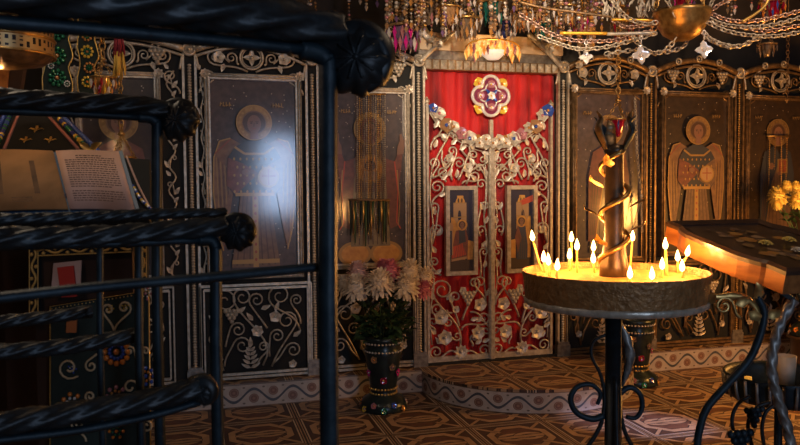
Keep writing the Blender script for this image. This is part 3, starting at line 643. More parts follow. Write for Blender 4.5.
def leafdoor(label, right):
    f = mirror if right else (lambda p: p); T = lambda px, py, dy=0.: V(f(tuple(D(px, py)+V((0, dy, 0)))))
    xo = T(427.5, 230).x; xi = XC+(.013 if right else -.013)
    t = thing('royal_door', label, 'door', ((xo+xi)/2, 0, ZD), 'pair of pierced royal doors')
    zb = T(460, 357).z; zs = T(428, 104).z
    mb = MB(); mb.box2((xo-.011, -.02, ZD), (xo+.011, .02, zs)); mb.ball((xo, 0, zs+.022), .026, 0, 10, 8); mb.ball((xo, 0, zs+.052), .010, 0, 6, 5); mb.build('outer_stile', M['silver'], t)
    mb = MB(); mb.box2((min(xo, xi), -.016, ZD+.0), (max(xo, xi), .016, ZD+.045)); mb.bar((xo, 0, ZD+.13), (xo, 0, ZD+.1), .02, .02); mb.build('bottom_rail', M['silver'], t)
    ci = V((xi, YD, T(489, 149).z))
    crv = catmull([T(428, 107), T(438, 121), T(450, 132), T(463, 140), T(476, 146), ci], 5)
    mb = MB(); mb.tube(crv, .015, 6); mb.tube([p+V((0, 0, -.03)) for p in crv], .006, 5); tro = mb.build('top_rail', M['silver'], t)
    mb = MB()
    for p0, c, r, dr, d0, tn in SC:
        pts = scroll2((p0[0], -p0[1]), (c[0], -c[1]), r*1.15, -dr, tn, (d0[0], -d0[1]))
        P = [T(a, -b, -.004) for a, b in pts]; N = len(P); mb.tube(P, [.0095*(1-.3*i/N) for i in range(N)], 6)
    for px in ((432, 430, 434, 431, 433, 430, 432),): mb.tube(catmull([T(x_, y_) for x_, y_ in zip(px, (345, 315, 285, 255, 225, 195, 165))], 5), .007, 5)
    mb.tube(catmull([T(x_, y_) for x_, y_ in zip((486, 484, 487, 484, 487, 485), (300, 272, 244, 216, 188, 160))], 5), .007, 5)
    sco = mb.build('scrollwork', M['silver'], t)
    sg = -1 if right else 1
    for px, py, a in LFP:
        mb = MB(); mb.leaf(T(px, py, -.008), (math.cos(a)*sg, 0, math.sin(a)), (0, -1, 0), .078, .042); mb.build('leaf', M['silver2'], sco)
    for i, (px, py, r, n) in enumerate(FLP):
        mb = MB(); mb.flower(T(px, py, -.02), r, n=n, m2=0, a0=i); mb.build('flower', M['silver2'], sco)
    mb = MB(); grapes(mb, T(467, 297, -.01), .055, 2); mb.build('grape_cluster', M['silver2'], sco)
    # small framed icon
    a, b = T(444, 186), T(476, 274); x0, x1 = sorted((a.x, b.x)); z1, z0 = a.z, b.z; wd = .034; ym = -.02
    mb = MB(); mb.box2((x0, ym-.03, z0), (x0+wd, ym+.02, z1)); mb.box2((x1-wd, ym-.03, z0), (x1, ym+.02, z1)); mb.box2((x0+wd, ym-.03, z0), (x1-wd, ym+.02, z0+wd)); mb.box2((x0+wd, ym-.03, z1-wd), (x1-wd, ym+.02, z1)); mb.build('icon_frame', M['silver'], t)
    A = Art(x0+wd, x1-wd, z0+wd, z1-wd, ym-.004); art_scene(A, 5, right); A.mb.box2((x0+wd*.9, ym-.0035, z0+wd*.9), (x1-wd*.9, ym+.018, z1-wd*.9), PI_['shadow']); A.mb.build('icon_painting', PM, t)
    # enamelled flowers along the sagging top rail
    cols = [('blue', .045), ('white', .062), ('topaz', .07), ('white', .055), ('rose', .06), ('white', .072), ('amber', .05), ('white', .066)]
    if right: cols[0] = ('blue', .062)
    for i, (c, r) in enumerate(cols):
        p = crv[min(len(crv)-1, 2+int(i*3.1))]+V((0, 0, .016*math.sin(i*2.3))); mb = MB(); mb.flower(p+V((0, -.03, .035+.012*(i % 2))), r, (0, -1, .2), 5+i % 2, 0, 1, i); mb.build('enamel_flower', [M['silver2'] if c == 'white' else M[c], M[('amber', 'rose', 'blue')[i % 3]]], tro)
    if not right:      # central bar and the enamel cross carried by the left leaf
        mb = MB(); zt = T(490, 120).z; mb.box2((XC-.026, -.035, ZD), (XC+.026, .0, T(490, 150).z)); mb.box2((XC-.014, -.045, ZD), (XC+.014, -.03, T(490, 150).z)); mb.box2((XC-.016, -.03, T(490, 150).z), (XC+.016, 0, zt)); mb.build('central_bar', M['silver'], t)
        c = V((XC, -.01, ztop(486, 96))); R = .155
        for k in range(4):
            g = MB(); a = PI/4+k*PI/2; g.flower(c+V((R*.95*math.cos(a), .004, R*.95*math.sin(a))), R*.34, (0, -1, 0), 4, 0, 1, k); g.build('corner_flower', [M['yellow'], M['orange']], t)
        q = MB(); W_ = MB(); B = MB()
        out = []
        for k in range(4):
            a = k*PI/2; cc = c+V((R*.58*math.cos(a), 0, R*.58*math.sin(a)))
            out += [cc+V((R*.5*math.cos(a+b_), -.004, R*.5*math.sin(a+b_))) for b_ in [(-100+200*i/10)*PI/180 for i in range(11)]]
        q.prism(out, (0, .012, 0)); q.build('cross_plate', mat('violet_enamel', (.22, .03, .08), .2, .3), t)
        B.tube(out, .015, 6, closed=True); B.tube([c+(p-c)*.62+V((0, -.006, 0)) for p in out], .008, 5, closed=True); B.build('cross_border', M['white'], t)
        for k in range(4):
            a = k*PI/2; W_.flower(c+V((R*.62*math.cos(a), -.012, R*.62*math.sin(a))), R*.24, n=4, m=0, m2=1); W_.leaf(c+V((0, -.01, 0)), (math.cos(a+PI/4), 0, math.sin(a+PI/4)), (0, -1, 0), R*.5, R*.22, 2)
        W_.flower(c+V((0, -.016, 0)), R*.24, n=6, m=3, m2=1); W_.build('cross_enamel', [M['rose'], M['yellow'], M['blue'], M['white']], t)
        for i in range(5):
            mb = MB(); mb.flower(V((XC+(i-2)*.06, -.05, T(488, 141).z+.03*(i % 2)-.02)), .05, (0, -1, .1), 5, 0, 1, i); mb.build('enamel_flower', [M['silver2'], M['amber']], t)
    return t
leafdoor('left leaf of the pierced silver doors, with the quatrefoil cross on top', False)
leafdoor('right leaf of the pierced silver doors, beside the candle tray, with a blue enamel flower', True)

# white scrolled brackets over the corners of the doorway
def bracket(label, right):
    YB = -.06
    f = (lambda p: V(mirror(p))) if right else (lambda p: V(p))
    T = lambda px, py: f(tuple(wp(px, py, YB)))
    t = thing('scroll_bracket', label, 'bracket', tuple(T(428, 58)), 'scrolled brackets over the doorway corners')
    mb = MB(); h = catmull([T(420, 62), T(432, 50), T(444, 40), T(456, 30)], 6); mb.tube(h, .022, 6, flat=.7); mb.build('arm', M['silver2'], t)
    mb = MB(); P = catmull([T(443, 42), T(431, 39), T(424, 30), T(424, 20)], 6); mb.tube(P, [.006+.03*math.sin(PI*i/(len(P)-1)) for i in range(len(P))], 8, flat=.5); mb.build('crescent', M['silver2'], t)
    for p0, c, r, dr, d0 in (((424, 22), (420, 15), 5, -1, (0, -1)), ((448, 34), (451, 22), 5.5, 1, (.6, -1)), ((404, 60), (390, 16), 5, 1, (-1, -.6)), ((400, 56), (398, 38), 4, -1, (-.5, -1)), ((395, 46), (389, 30), 4, 1, (-.2, -1))):
        P = [T(a, -b) for a, b in scroll2((p0[0], -p0[1]), (c[0], -c[1]), r, -dr, 1.4, (d0[0], -d0[1]))]; mb = MB(); mb.tube(P, .009, 5); mb.build('scroll', M['silver2'], t)
    mb = MB(); mb.flower(T(436, 44)+V((0, -.03, 0)), .05, n=6); mb.build('rosette', M['silver2'], t); mb = MB(); mb.flower(T(402, 58)+V((0, -.02, 0)), .04, n=6); mb.build('rosette', M['silver2'], t)
bracket('pale scrolled bracket over the left corner of the red doorway', False)
bracket('pale scrolled bracket over the right corner of the red doorway', True)

# ---------------------------------------------------------------- candle stand
TC = dp(614, 270.5, 3.05); TR = 91.2/F*3.05; TZ = TC.z; tx, ty = TC.x, TC.y
def stand():
    t = thing('candle_stand', 'round hammered bronze candle stand full of lit tapers in front of the doors', 'candle stand', (tx, ty, 0))
    mb = MB(); h = .120
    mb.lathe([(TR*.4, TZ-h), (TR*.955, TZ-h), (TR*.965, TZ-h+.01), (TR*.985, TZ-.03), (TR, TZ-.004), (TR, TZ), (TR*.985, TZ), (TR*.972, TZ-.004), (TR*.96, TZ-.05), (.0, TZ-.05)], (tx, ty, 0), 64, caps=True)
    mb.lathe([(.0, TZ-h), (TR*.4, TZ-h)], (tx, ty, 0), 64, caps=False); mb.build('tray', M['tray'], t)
    mb = MB(); mb.lathe([(TR*.93, TZ-h-.02), (TR*.972, TZ-h-.012), (TR*.978, TZ-h+.006), (TR*.96, TZ-h+.012), (TR*.90, TZ-h+.001)], (tx, ty, 0), 64, caps=False, wob=lambda a, i: 1+.008*math.sin(a*38)); mb.build('lower_rim', M['silver'], t)
    mb = MB(); mb.lathe([(TR*.958, TZ-.03), (TR*.7, TZ-.024), (.03, TZ-.022)], (tx, ty, 0), 48, caps=False, wob=lambda a, i: 1); mb.build('sand_bed', M['sand'], t)
    cm = V((tx, ty, 0)); 
    mb = MB(); mb.lathe([(.16, 0), (.16, .02), (.06, .05), (.036, .08), (.034, TZ-h)], cm, 20); mb.build('post', M['iron'], t)
    top = dp(611, 150, 3.05).z
    mb = MB(); mb.lathe([(.060, TZ-.03), (.058, TZ+.02), (.044, TZ+.10), (.040, TZ+.16), (.036, top-.02), (.046, top-.005), (.03, top+.02)], cm, 20); mb.build('upper_pillar', mat('dark_bronze', (.12, .075, .04), .6, .38, (.07, .045, .03), 20), t)
    mb = MB(); n = 70; P = []
    for i in range(n):
        u = i/(n-1); a = 2.4*2*PI*u+2.2; r = .056; P.append(cm+V((r*math.cos(a), r*math.sin(a), TZ+.03+(top-TZ-.04)*u)))
    mb.tube(P, .0105, 6); mb.build('spiral_vine', M['brass'], t)
    for i, (u, a) in enumerate(((.16, 3.6), (.42, 2.7), (.5, 5.8), (.68, 3.3), (.86, 3.9), (.28, 5.6))):
        mb = MB(); b = cm+V((.055*math.cos(a), .055*math.sin(a), TZ+.03+(top-TZ-.04)*u)); mb.leaf(b, (math.cos(a), math.sin(a), .9), (math.cos(a), math.sin(a), -.4), .085, .045); mb.build('leaf', M['brass'], t)
    RXT = V((RT.x, RT.y, 0)).normalized(); RYT = V((-RXT.y, RXT.x, 0))
    for i, aa in enumerate((PI+.25, PI-.45, .2, -.5, PI*.5, PI-1.0)):           # tulip of pointed iron leaves with a cup between them
        a = aa; d = RXT*math.cos(a)+RYT*math.sin(a); mb = MB(); zt = dp(611, (112, 117, 110, 118, 120, 122)[i], 3.05).z; H = zt-top
        P = catmull([cm+d*.03+V((0, 0, top-.015)), cm+d*.05+V((0, 0, top+H*.18)), cm+d*.075+V((0, 0, top+H*.55)), cm+d*.062+V((0, 0, top+H*.8)), cm+d*.082+V((0, 0, zt))], 5)
        mb.tube(P, [.004+.024*math.sin(PI*min(1, .08+.92*(k/(len(P)-1))))**.9 for k in range(len(P))], 8, flat=1.0); 
        for v in mb.v:            # flatten against the radial direction
            q = v-cm; s_ = q.x*d.x+q.y*d.y; k = min(range(len(P)), key=lambda k_: abs(P[k_].z-v.z)); c0 = (P[k]-cm).dot(d); v -= d*(s_-c0)*.72
        mb.build('tulip_petal', M['ironb'] if i % 2 else M['bronze'], t)
    # scrolls below the tray, standing on both sides of the post
    RX = V((RT.x, RT.y, 0)).normalized()
    def side(px, py): 
        d = (px-610)/F*3.05; z = dp(610, py, 3.05).z; return cm+RX*d+V((0, 0, max(.012, z)))
    L1 = catmull([side(x, y) for x, y in ((603, 335), (590, 342), (588, 357), (597, 376), (601, 398), (598, 425), (586, 447), (570, 470), (560, 500), (556, 540), (545, 566), (520, 574))], 5)
    mb = MB(); mb.tube(L1, [.006+.006*i/len(L1) for i in range(len(L1))], 6); mb.build('leg', M['iron'], t)
    L2 = catmull([side(x, y) for x, y in ((618, 325), (624, 338), (628, 352), (622, 372), (617, 398), (619, 425), (628, 447), (642, 470), (652, 500), (656, 540), (668, 566), (692, 574))], 5)
    mb = MB(); mb.tube(L2, [.006+.006*i/len(L2) for i in range(len(L2))], 6); mb.build('leg', M['iron'], t)
    RY = V((-RX.y, RX.x, 0))
    for e in (-1, 1):
        mb = MB(); mb.tube(catmull([cm+RY*e*.03+V((0, 0, .9)), cm+RY*e*.06+V((0, 0, .6)), cm+RY*e*.16+V((0, 0, .25)), cm+RY*e*.33+V((0, 0, .012))], 6), .011, 6); mb.build('leg', M['iron'], t)
    for pts, nm in ((((600, 418), (588, 421), (573, 414), (567, 400), (574, 388), (588, 386), (597, 395), (594, 406)), 'scroll'), (((618, 424), (613, 408), (617, 395), (627, 389), (637, 396), (639, 410), (633, 420), (623, 419)), 'scroll')):
        mb = MB(); P = catmull([side(*p) for p in pts], 6); mb.tube(P, [.015*(1-.45*i/len(P)) for i in range(len(P))], 8); mb.build(nm, M['ironb'], t)
    mb = MB(); P = catmull([side(x, y) for x, y in ((616, 322), (624, 342), (626, 362), (620, 386))], 6); mb.tube(P, [.005+.016*math.sin(PI*i/(len(P)-1)) for i in range(len(P))], 10, lobes=3, twist=80, amp=.2); mb.build('leaf_stem', M['dull'], t)
    return t
stand()
# tapers: flame pixel, foot pixel
CND = [((532, 238), (539, 270), 'leaning taper at the left edge of the tray, beside the right door icon'), ((543.6, 259), (544.5, 272), 'low candle stub, first right of the leaning taper at the left edge of the tray'), ((548.3, 262), (549, 276), 'low candle stub, second right of the leaning taper at the left edge of the tray'), ((557.5, 267), (556.5, 279), 'shortest stub near the left front rim of the tray'),
       ((571.4, 239), (571.4, 268), 'tall taper, tallest of the group left of the central pillar'), ((569.6, 256), (569.6, 271), 'short candle stub just in front of the tall taper left of the pillar'), ((577, 247), (577, 273), 'middle-height taper right of the tall one, left of the pillar'), ((593.5, 248), (594, 268), 'taper close on the left side of the central pillar'), ((593, 260), (595, 273), 'short candle in front of the taper close left of the pillar'),
       ((622, 250), (622.5, 271), 'taper just right of the central pillar'), ((632.6, 238), (632, 267), 'tallest taper on the right of the central pillar'), ((630, 275), (630, 283), 'stub at the front rim below the tallest right taper'), ((652, 276), (652, 284), 'stub at the front rim, rightmost of the front stubs'),
       ((665.3, 246), (667, 276), 'thick tall taper in the right part of the tray'), ((662.2, 266), (662, 278), 'short candle just left of the thick tall taper'), ((677.6, 258), (678.5, 272), 'middle taper between the thick one and the rightmost one'), ((682, 268), (682.5, 278), 'low candle in front near the right rim of the tray'), ((688.5, 253.5), (689, 271), 'rightmost tall taper next to the wooden icon case')]
def fl_mesh(mb, c, h, d=V((0, 0, 1))):
    prof = [(.0, 0), (.34, .1), (.5, .28), (.46, .45), (.30, .66), (.13, .86), (.0, 1)]; R = d.to_track_quat('Z', 'Y').to_matrix()
    mb.lathe([(r*h*.42, z*h) for r, z in prof], c, 12, axis=R, caps=False)
for fpx, bpx, lab in CND:
    b = fp(bpx[0], bpx[1], TZ-.024); rr = math.hypot(b.x-tx, b.y-ty)
    if rr > TR*.93: b = V((tx+(b.x-tx)*TR*.93/rr, ty+(b.y-ty)*TR*.93/rr, b.z))
    dep = (b-EYE).dot(fw); fl = dp(fpx[0], fpx[1], dep); L = (fl-b).length-.014; d = (fl-b).normalized()
    L = max(L, .012); tip = b+d*L
    t = thing('candle', lab, 'candle', tuple(b), 'lit beeswax tapers in the sand tray')
    mb = MB(); r = .0062 if 'thick' in lab else .0050; mb.tube([b-V((0, 0, .004)), b+d*L*.5, tip], [r, r, r*.9], 10); mb.build('wax', M['wax'], t)
    mb = MB(); mb.tube([tip, tip+d*.006+V((.001, 0, .002))], .0009, 5); mb.build('wick', M['wick'], t)
    mb = MB(); fl_mesh(mb, tip+V((0, 0, .0)), .050, V((d.x*.4, d.y*.4, 1)).normalized()); fo = mb.build('flame', M['flame'], t); fo.visible_shadow = True
    l = bpy.data.lights.new('candle_light', 'POINT'); l.energy = 2.1; l.color = (1, .43, .10); l.shadow_soft_size = .014
    lo = bpy.data.objects.new('candle_light', l); COL.objects.link(lo); lo.parent = t; lo.location = (tip-b)+V((0, 0, .048))

# ---------------------------------------------------------------- wooden icon case on its iron stand
D1 = 2.8; q = .26*D1
A0 = dp(782, 271, D1); A1 = dp(664, 222, D1+q*.963)
ax = V((0, A1.y-A0.y, A1.z-A0.z)); LEN = ax.length; ax.normalize(); xx = V((1, 0, 0)); nn = xx.cross(ax).normalized()
CW, CT = .56, .095
def cp(u, v, h=0.): return A0+xx*u+ax*v+nn*h
prof = [(0, 0), (0, .10), (-.012, .115), (-.030, .16), (-.044, .21), (-.046, .27), (-.046, LEN-.27), (-.044, LEN-.21), (-.030, LEN-.16), (-.012, LEN-.115), (0, LEN-.10), (0, LEN)]
out = [(u+.02, v) for u, v in prof]+[(CW-u-.02, v) for u, v in reversed(prof)]
t = thing('icon_case', 'shallow varnished wooden icon case with wavy sides lying tilted beside the candles', 'icon case', tuple(cp(CW/2, LEN/2, -CT)), None)
mb = MB(); mb.prism([cp(u, v, -CT) for u, v in out], nn*(CT-.018)); mb.build('case_body', M['wood'], t)
mb = MB(); n = len(out); ins = []
cu, cv = CW/2, LEN/2
for u, v in out: ins.append((cu+(u-cu)*.86, cv+(v-cv)*.89))
o2 = [(cu+(u-cu)*1.02, cv+(v-cv)*1.015) for u, v in out]
k = mb.add([cp(u, v, -.018) for u, v in o2]+[cp(u, v, -.002) for u, v in o2]+[cp(cu+(u-cu)*.96, cv+(v-cv)*.97, .008) for u, v in out]+[cp(u, v, -.004) for u, v in ins]+[cp(u, v, -.018) for u, v in ins],
           [(r*n+i, r*n+(i+1) % n, (r+1)*n+(i+1) % n, (r+1)*n+i) for r in range(4) for i in range(n)], 0, False); mb.build('lid_frame', M['darkwood'], t)
mb = MB(); mb.add([cp(u, v, -.012) for u, v in ins], [tuple(range(n))], 0, False)
rr = random.Random(5)
mb.m[-1] = 0
for i in range(36):
    u = rr.uniform(.12, CW-.12); v = rr.uniform(.12, LEN-.12); r = rr.uniform(.012, .04); a0 = rr.uniform(0, 6)
    mb.add([cp(u+r*math.cos(a0+2*PI*j/7)*rr.uniform(.6, 1.2), v+r*math.sin(a0+2*PI*j/7)*rr.uniform(.6, 1.2), -.0115+.0002*i) for j in range(7)], [tuple(range(7))], 1+rr.randrange(4), False)
mb.build('icon_painting', [mat('paint_umber', (.10, .055, .025), 0, .3, (.05, .03, .015), 8, coat=1.), M['trim'], M['robe'], M['pale'], M['ochre']], t)
# flowers lying on the case top
for i, (u, v, c, l) in enumerate(((.30, .24, 'petal_white', 'small white flower head lying on the icon case near its front'), (.24, .36, 'petal_yellow', 'yellow flower head lying on the middle of the icon case'), (.40, .40, 'petal_yellow', 'yellow flower head on the far right of the icon case top'))):
    mb = MB(); c0 = cp(u, v, .0); 
    for k in range(3): mb.flower(c0+nn*(-.004+.006*k), .034-.008*k, nn, 9, 0, 0, k)
    solid(mb, 'flower_head', M[c], l, 'flower', 'flower heads on the icon case')
t = thing('iron_case_stand', 'wrought iron stand of curling legs under the wooden icon case', 'stand', (cp(.3, .2).x, cp(.3, .2).y, 0))
DS = D1+.12
def sp_(px, py, D_=DS): return dp(px, py, D_)
def legt(pts, r, m_, nm='leg', D_=DS, tw=0):
    P = [sp_(x, y, D_) for x, y in pts]; 
    P.append(V((P[-1].x, P[-1].y, .6))); P.append(V((P[-1].x+.05, P[-1].y, .25))); P.append(V((P[-1].x-.06, P[-1].y, .012)))
    P = catmull(P, 30 if tw else 6); mb = MB(); mb.tube(P, r, 12 if tw else 8, lobes=3 if tw else 0, twist=tw, amp=.18); mb.build(nm, m_, t)
legt(((757, 296), (764, 312), (760, 335), (749, 360), (728, 384), (707, 408), (699, 432), (697, 450)), .015, M['ironb'])
legt(((794, 300), (781, 322), (774, 346), (772, 372), (779, 402), (788, 430), (791, 450)), .019, M['dull'], tw=95)
legt(((800, 292), (806, 320), (812, 360), (818, 400), (820, 450)), .015, M['ironb'], D_=DS+.35)
mb = MB(); P = catmull([sp_(x, y) for x, y in ((712, 296), (720, 297), (733, 296), (746, 299), (757, 310), (760, 326))], 6); mb.tube(P, [.004+.013*math.sin(PI*min(1, .15+.85*i/(len(P)-1))) for i in range(len(P))], 8, flat=.5); mb.build('leaf_bracket', M['brass'], t)
mb = MB(); P = [sp_(a, -b) for a, b in scroll2((742, -318), (724, -306), 9, 1, 1.3, (-1, .2))]; mb.tube(P, .008, 6); mb.build('scroll', M['brass'], t)
for (px, py, a) in ((716, 303, 2.5), (735, 305, .4), (748, 312, -.5), (759, 300, 1.8), (766, 316, .2)):
    mb = MB(); mb.leaf(sp_(px, py, DS-.01), (math.cos(a), 0, math.sin(a)), -fw, .075, .045); mb.build('leaf', M['brass'], t)
mb = MB(); mb.box(cp(CW/2, LEN*.5, -CT-.012), (CW*.8, LEN*.8, .02), R=Matrix((xx, ax, nn)).transposed()); mb.build('support_plate', M['iron'], t)
for p_, q_ in ((cp(.05, .1, -CT-.01), sp_(757, 297)), (cp(.08, .1, -CT-.01), sp_(794, 300)), (cp(.45, .45, -CT-.01), sp_(800, 292, DS+.35))): mb = MB(); mb.bar(p_, q_, .02, .02); mb.build('strut', M['iron'], t)
for P_ in (((736, 442), (732, 420), (738, 404), (750, 396)), ((752, 446), (748, 424), (756, 408), (770, 402)), ((764, 446), (762, 428), (766, 412), (776, 404))):
    mb = MB(); mb.tube(catmull([sp_(x, y, DS+.25) for x, y in P_], 6), .008, 6); mb.build('scroll', M['iron'], t)
mb = MB(); grapes(mb, sp_(738, 440, DS+.2), .05, 3); grapes(mb, sp_(752, 415, DS+.24), .04, 3); mb.build('grape_cluster', M['ironb'], t)
# iron basin on a foot behind the stand, with a plastic cup
BC = dp(779, 384, 3.75); br = 52/F*3.75; bx, by, bz = BC
t = thing('iron_basin', 'dark ribbed iron basin on a slim foot behind the icon case stand', 'basin', (bx, by, 0))
mb = MB(); mb.lathe([(.02, bz-.075), (br*.86, bz-.07), (br*.93, bz-.04), (br*.95, bz+.03), (br, bz+.055), (br*.98, bz+.06), (br*.9, bz+.035), (br*.88, bz-.03), (.0, bz-.03)], (bx, by, 0), 40); mb.build('bowl', M['ironb'], t)
for i in range(28):
    a = 2*PI*i/28; mb = MB(); mb.tube([(bx+br*.93*math.cos(a), by+br*.93*math.sin(a), bz-.06), (bx+br*.975*math.cos(a), by+br*.975*math.sin(a), bz-.01), (bx+br*1.0*math.cos(a), by+br*1.0*math.sin(a), bz+.05)], .008, 5); mb.build('rib', M['dull'], t)
mb = MB(); mb.lathe([(.16, 0), (.15, .015), (.03, .05), (.02, .1), (.02, bz-.072)], (bx, by, 0), 16); mb.build('foot', M['iron'], t)
mb = MB(); cc = fp(786, 384, bz-.03); cc.z = bz-.03
mb.lathe([(.0, 0), (.040, 0), (.049, .15), (.047, .15), (.039, .004), (.0, .004)], cc, 24); solid(mb, 'plastic_cup', M['cup'], 'frosted plastic cup standing in the ribbed iron basin', 'cup')
mb = MB(); c2 = cc+V((-.22, .02, 0)); mb.lathe([(.0, 0), (.018, 0), (.018, .05), (.0, .05)], c2, 12); solid(mb, 'candle_stump', M['wax'], 'burnt-down yellow candle stump in the iron basin left of the plastic cup', 'candle')

# ---------------------------------------------------------------- vases and flowers
def blossom(mb, c, r, seed, ax_=V((0, -.3, 1))):
    rr = random.Random(seed); c = V(c); ax_ = ax_.normalized(); X = ax_.orthogonal().normalized(); Y = ax_.cross(X)
    N = 120
    for i in range(N):
        t = (i+.5)/N; e = math.asin(max(-1, 1-1.8*t))+rr.uniform(-.08, .08); a = i*2.39996+rr.uniform(-.15, .15)
        h = X*math.cos(a)+Y*math.sin(a); d = h*math.cos(e)+ax_*math.sin(e); s_ = ax_.cross(h)*r*.125; L = r*rr.uniform(.9, 1.05)*(1 if t < .55 else 1.12)
        up = ax_*r*(.10 if t < .5 else -.02); p1 = c+d*L*.4; p2 = c+d*L*.8+up; p3 = c+d*L+(up*.2 if t < .5 else -ax_*r*.22*(t-.3))
        mb.add([p1-s_*.6, p1+s_*.6, p2-s_, p2+s_, p3-s_*.5, p3+s_*.5], [(0, 1, 3, 2), (2, 3, 5, 4)])
    mb.ball(c, r*.66, 0, 10, 8)
def chrys(label, head, r, mouth, m_, seed, group):
    head, mouth = V(head), V(mouth)
    t = thing('chrysanthemum', label, 'flower', tuple(mouth), group)
    mb = MB(); blossom(mb, head, r, seed, V(((head-mouth).x*.8, (head-mouth).y*.8-.10, .6))); mb.build('blossom', M[m_], t)
    mb = MB(); mid = mouth.lerp(head, .55)+V(((mouth-head).x*.15, 0, .02)); P = catmull([mouth-V((0, 0, .12)), mouth, mid, head-V((0, 0, r*.35))], 5); mb.tube(P, .0045, 5); mb.build('stem', M['leafgreen'], t)
    mb = MB(); rr = random.Random(seed+50)
    for k in range(9):
        p = P[5+(k % 9)]; a = rr.uniform(0, 6.28); mb.leaf(p, (math.cos(a), math.sin(a), rr.uniform(-.3, .6)), (rr.uniform(-.4, .4), rr.uniform(-.4, .4), 1), rr.uniform(.08, .13), .05, 0, .2)
    mb.build('leaves', M['leafgreen'], t)
VB = fp(383.5, 408, 0); VH = .56
def vase(label, base):
    t = thing('floor_vase', label, 'vase', tuple(base), 'dark enamelled floor vases'); bx, by, bz = base
    pr = [(.0, 0), (.175, 0), (.185, .015), (.178, .05), (.155, .085), (.105, .115), (.095, .135), (.098, .16), (.106, .20), (.122, .32), (.138, .42), (.142, .46), (.130, .475), (.150, .53), (.156, .56), (.146, .56), (.13, .5), (.10, .3), (.0, .28)]
    mb = MB(); mb.lathe(pr, base, 32); vbo = mb.build('body', mat('dark_enamel', (.012, .02, .024), .3, .3, (.02, .035, .035), 16) if 'dark_enamel' not in bpy.data.materials else bpy.data.materials['dark_enamel'], t)
    for r, z, n in ((.100, .128, 26), (.103, .165, 26), (.142, .452, 34), (.148, .515, 34)):
        mb = MB()
        for i in range(n): a = 2*PI*i/n; mb.ball((bx+r*math.cos(a), by+r*math.sin(a), bz+z), .0105, 0, 6, 4, (1, 1, .8))
        mb.build('bead_band', M['silver'] if z > .4 else M['gold'], vbo)
    cols = ['orange', 'yellow', 'rose', 'green', 'blue', 'amber', 'white']
    for i in range(14):
        a = 2*PI*i/14; r, z = (.172, .062) if i % 2 else (.184, .03); d = V((math.cos(a), math.sin(a), .35)); mb = MB(); mb.flower(V(base)+V((r*math.cos(a), r*math.sin(a), z)), .026, d, 5, 0, 1, i); mb.build('enamel_flower', [M[cols[i % 7]], M[cols[(i+3) % 7]]], vbo)
    for i in range(12):
        a = 2*PI*i/12+.3; z = (.24, .34, .29, .40)[i % 4]; r = .112+(z-.22)*.135; d = V((math.cos(a), math.sin(a), 0)); mb = MB(); mb.flower(V(base)+d*r+V((0, 0, z)), .03, d, 4+i % 2, 0, 1, i); mb.build('enamel_flower', [M[('ruby', 'smoke', 'magenta', 'topaz')[i % 4]], M[cols[i % 7]]], vbo)
    return t
vase('dark enamelled vase holding white and pink chrysanthemums left of the doors', VB)
dv = (VB-EYE).dot(fw); mouth = VB+V((0, 0, VH))
G1 = 'chrysanthemums in the vase left of the doors'
for i, (px, py, r, dd, m_, lab) in enumerate(((356, 287, 14, -.06, 'petal_white', 'white chrysanthemum at the left of the vase, lowest of the left side'), (380, 282, 15, -.12, 'petal_white', 'white chrysanthemum at the front centre of the vase'), (407, 286, 14, -.08, 'petal_white', 'white chrysanthemum on the right front of the vase'),
        (358, 272, 12, .05, 'petal_mix', 'pink-tinged chrysanthemum behind the white one at the left'), (390, 270, 12, .0, 'petal_pink', 'pink chrysanthemum at the top centre of the bouquet'), (410, 271, 13, .04, 'petal_white', 'white chrysanthemum at the upper right of the bouquet'), (425, 277, 11, .08, 'petal_white', 'white chrysanthemum at the far right edge of the bouquet'),
        (423, 289, 10, .0, 'petal_pink', 'pink chrysanthemum low at the right edge of the bouquet'), (345, 284, 10, .08, 'petal_white', 'small white chrysanthemum at the far left edge of the bouquet'), (383, 268, 10, .1, 'petal_pink', 'pink chrysanthemum half hidden behind the top centre one'))):
    D_ = dv+dd; rw = r/F*D_; hd = dp(px, py, D_); ang = math.atan2(hd.y-mouth.y, hd.x-mouth.x)
    chrys(lab, hd, rw, mouth+V((.07*math.cos(ang), .07*math.sin(ang), -.005)), m_, i, G1)
t = thing('foliage_bunch', 'dark green leafy stems filling the vase under the white blossoms', 'foliage', tuple(mouth)); mb = MB(); rr = random.Random(3)
for k in range(120):
    a = rr.uniform(0, 6.28); r = rr.uniform(.02, .17); z = rr.uniform(-.02, .16)
    mb.leaf(mouth+V((r*math.cos(a), r*math.sin(a), z)), (math.cos(a), math.sin(a), rr.uniform(-.8, .5)), (rr.uniform(-.5, .5), rr.uniform(-.5, .5), 1), rr.uniform(.08, .14), .05)
lv = mb.build('leaves', M['leafgreen'], t); lv['kind'] = 'stuff'
vase('dark enamelled vase standing on the floor behind the candle stand', fp(636, 383, 0))
V3 = wp(812, 340, -.62); V3.z = 0; V3 = V((V3.x, -.62, 0))
t3 = vase('dark enamelled vase with yellow chrysanthemums below the rightmost icon', V3)
for o in [t3]: o.location = (V3.x, V3.y, .35)
mb = MB(); mb.lathe([(.0, 0), (.2, 0), (.2, .02), (.17, .03), (.17, .32), (.2, .33), (.2, .35), (.0, .35)], V3, 24); solid(mb, 'plinth', M['darkwood'], 'round dark plinth under the vase of yellow chrysanthemums', 'plinth')
m3 = V3+V((0, 0, .35+VH)); d3 = (V3-EYE).dot(fw)
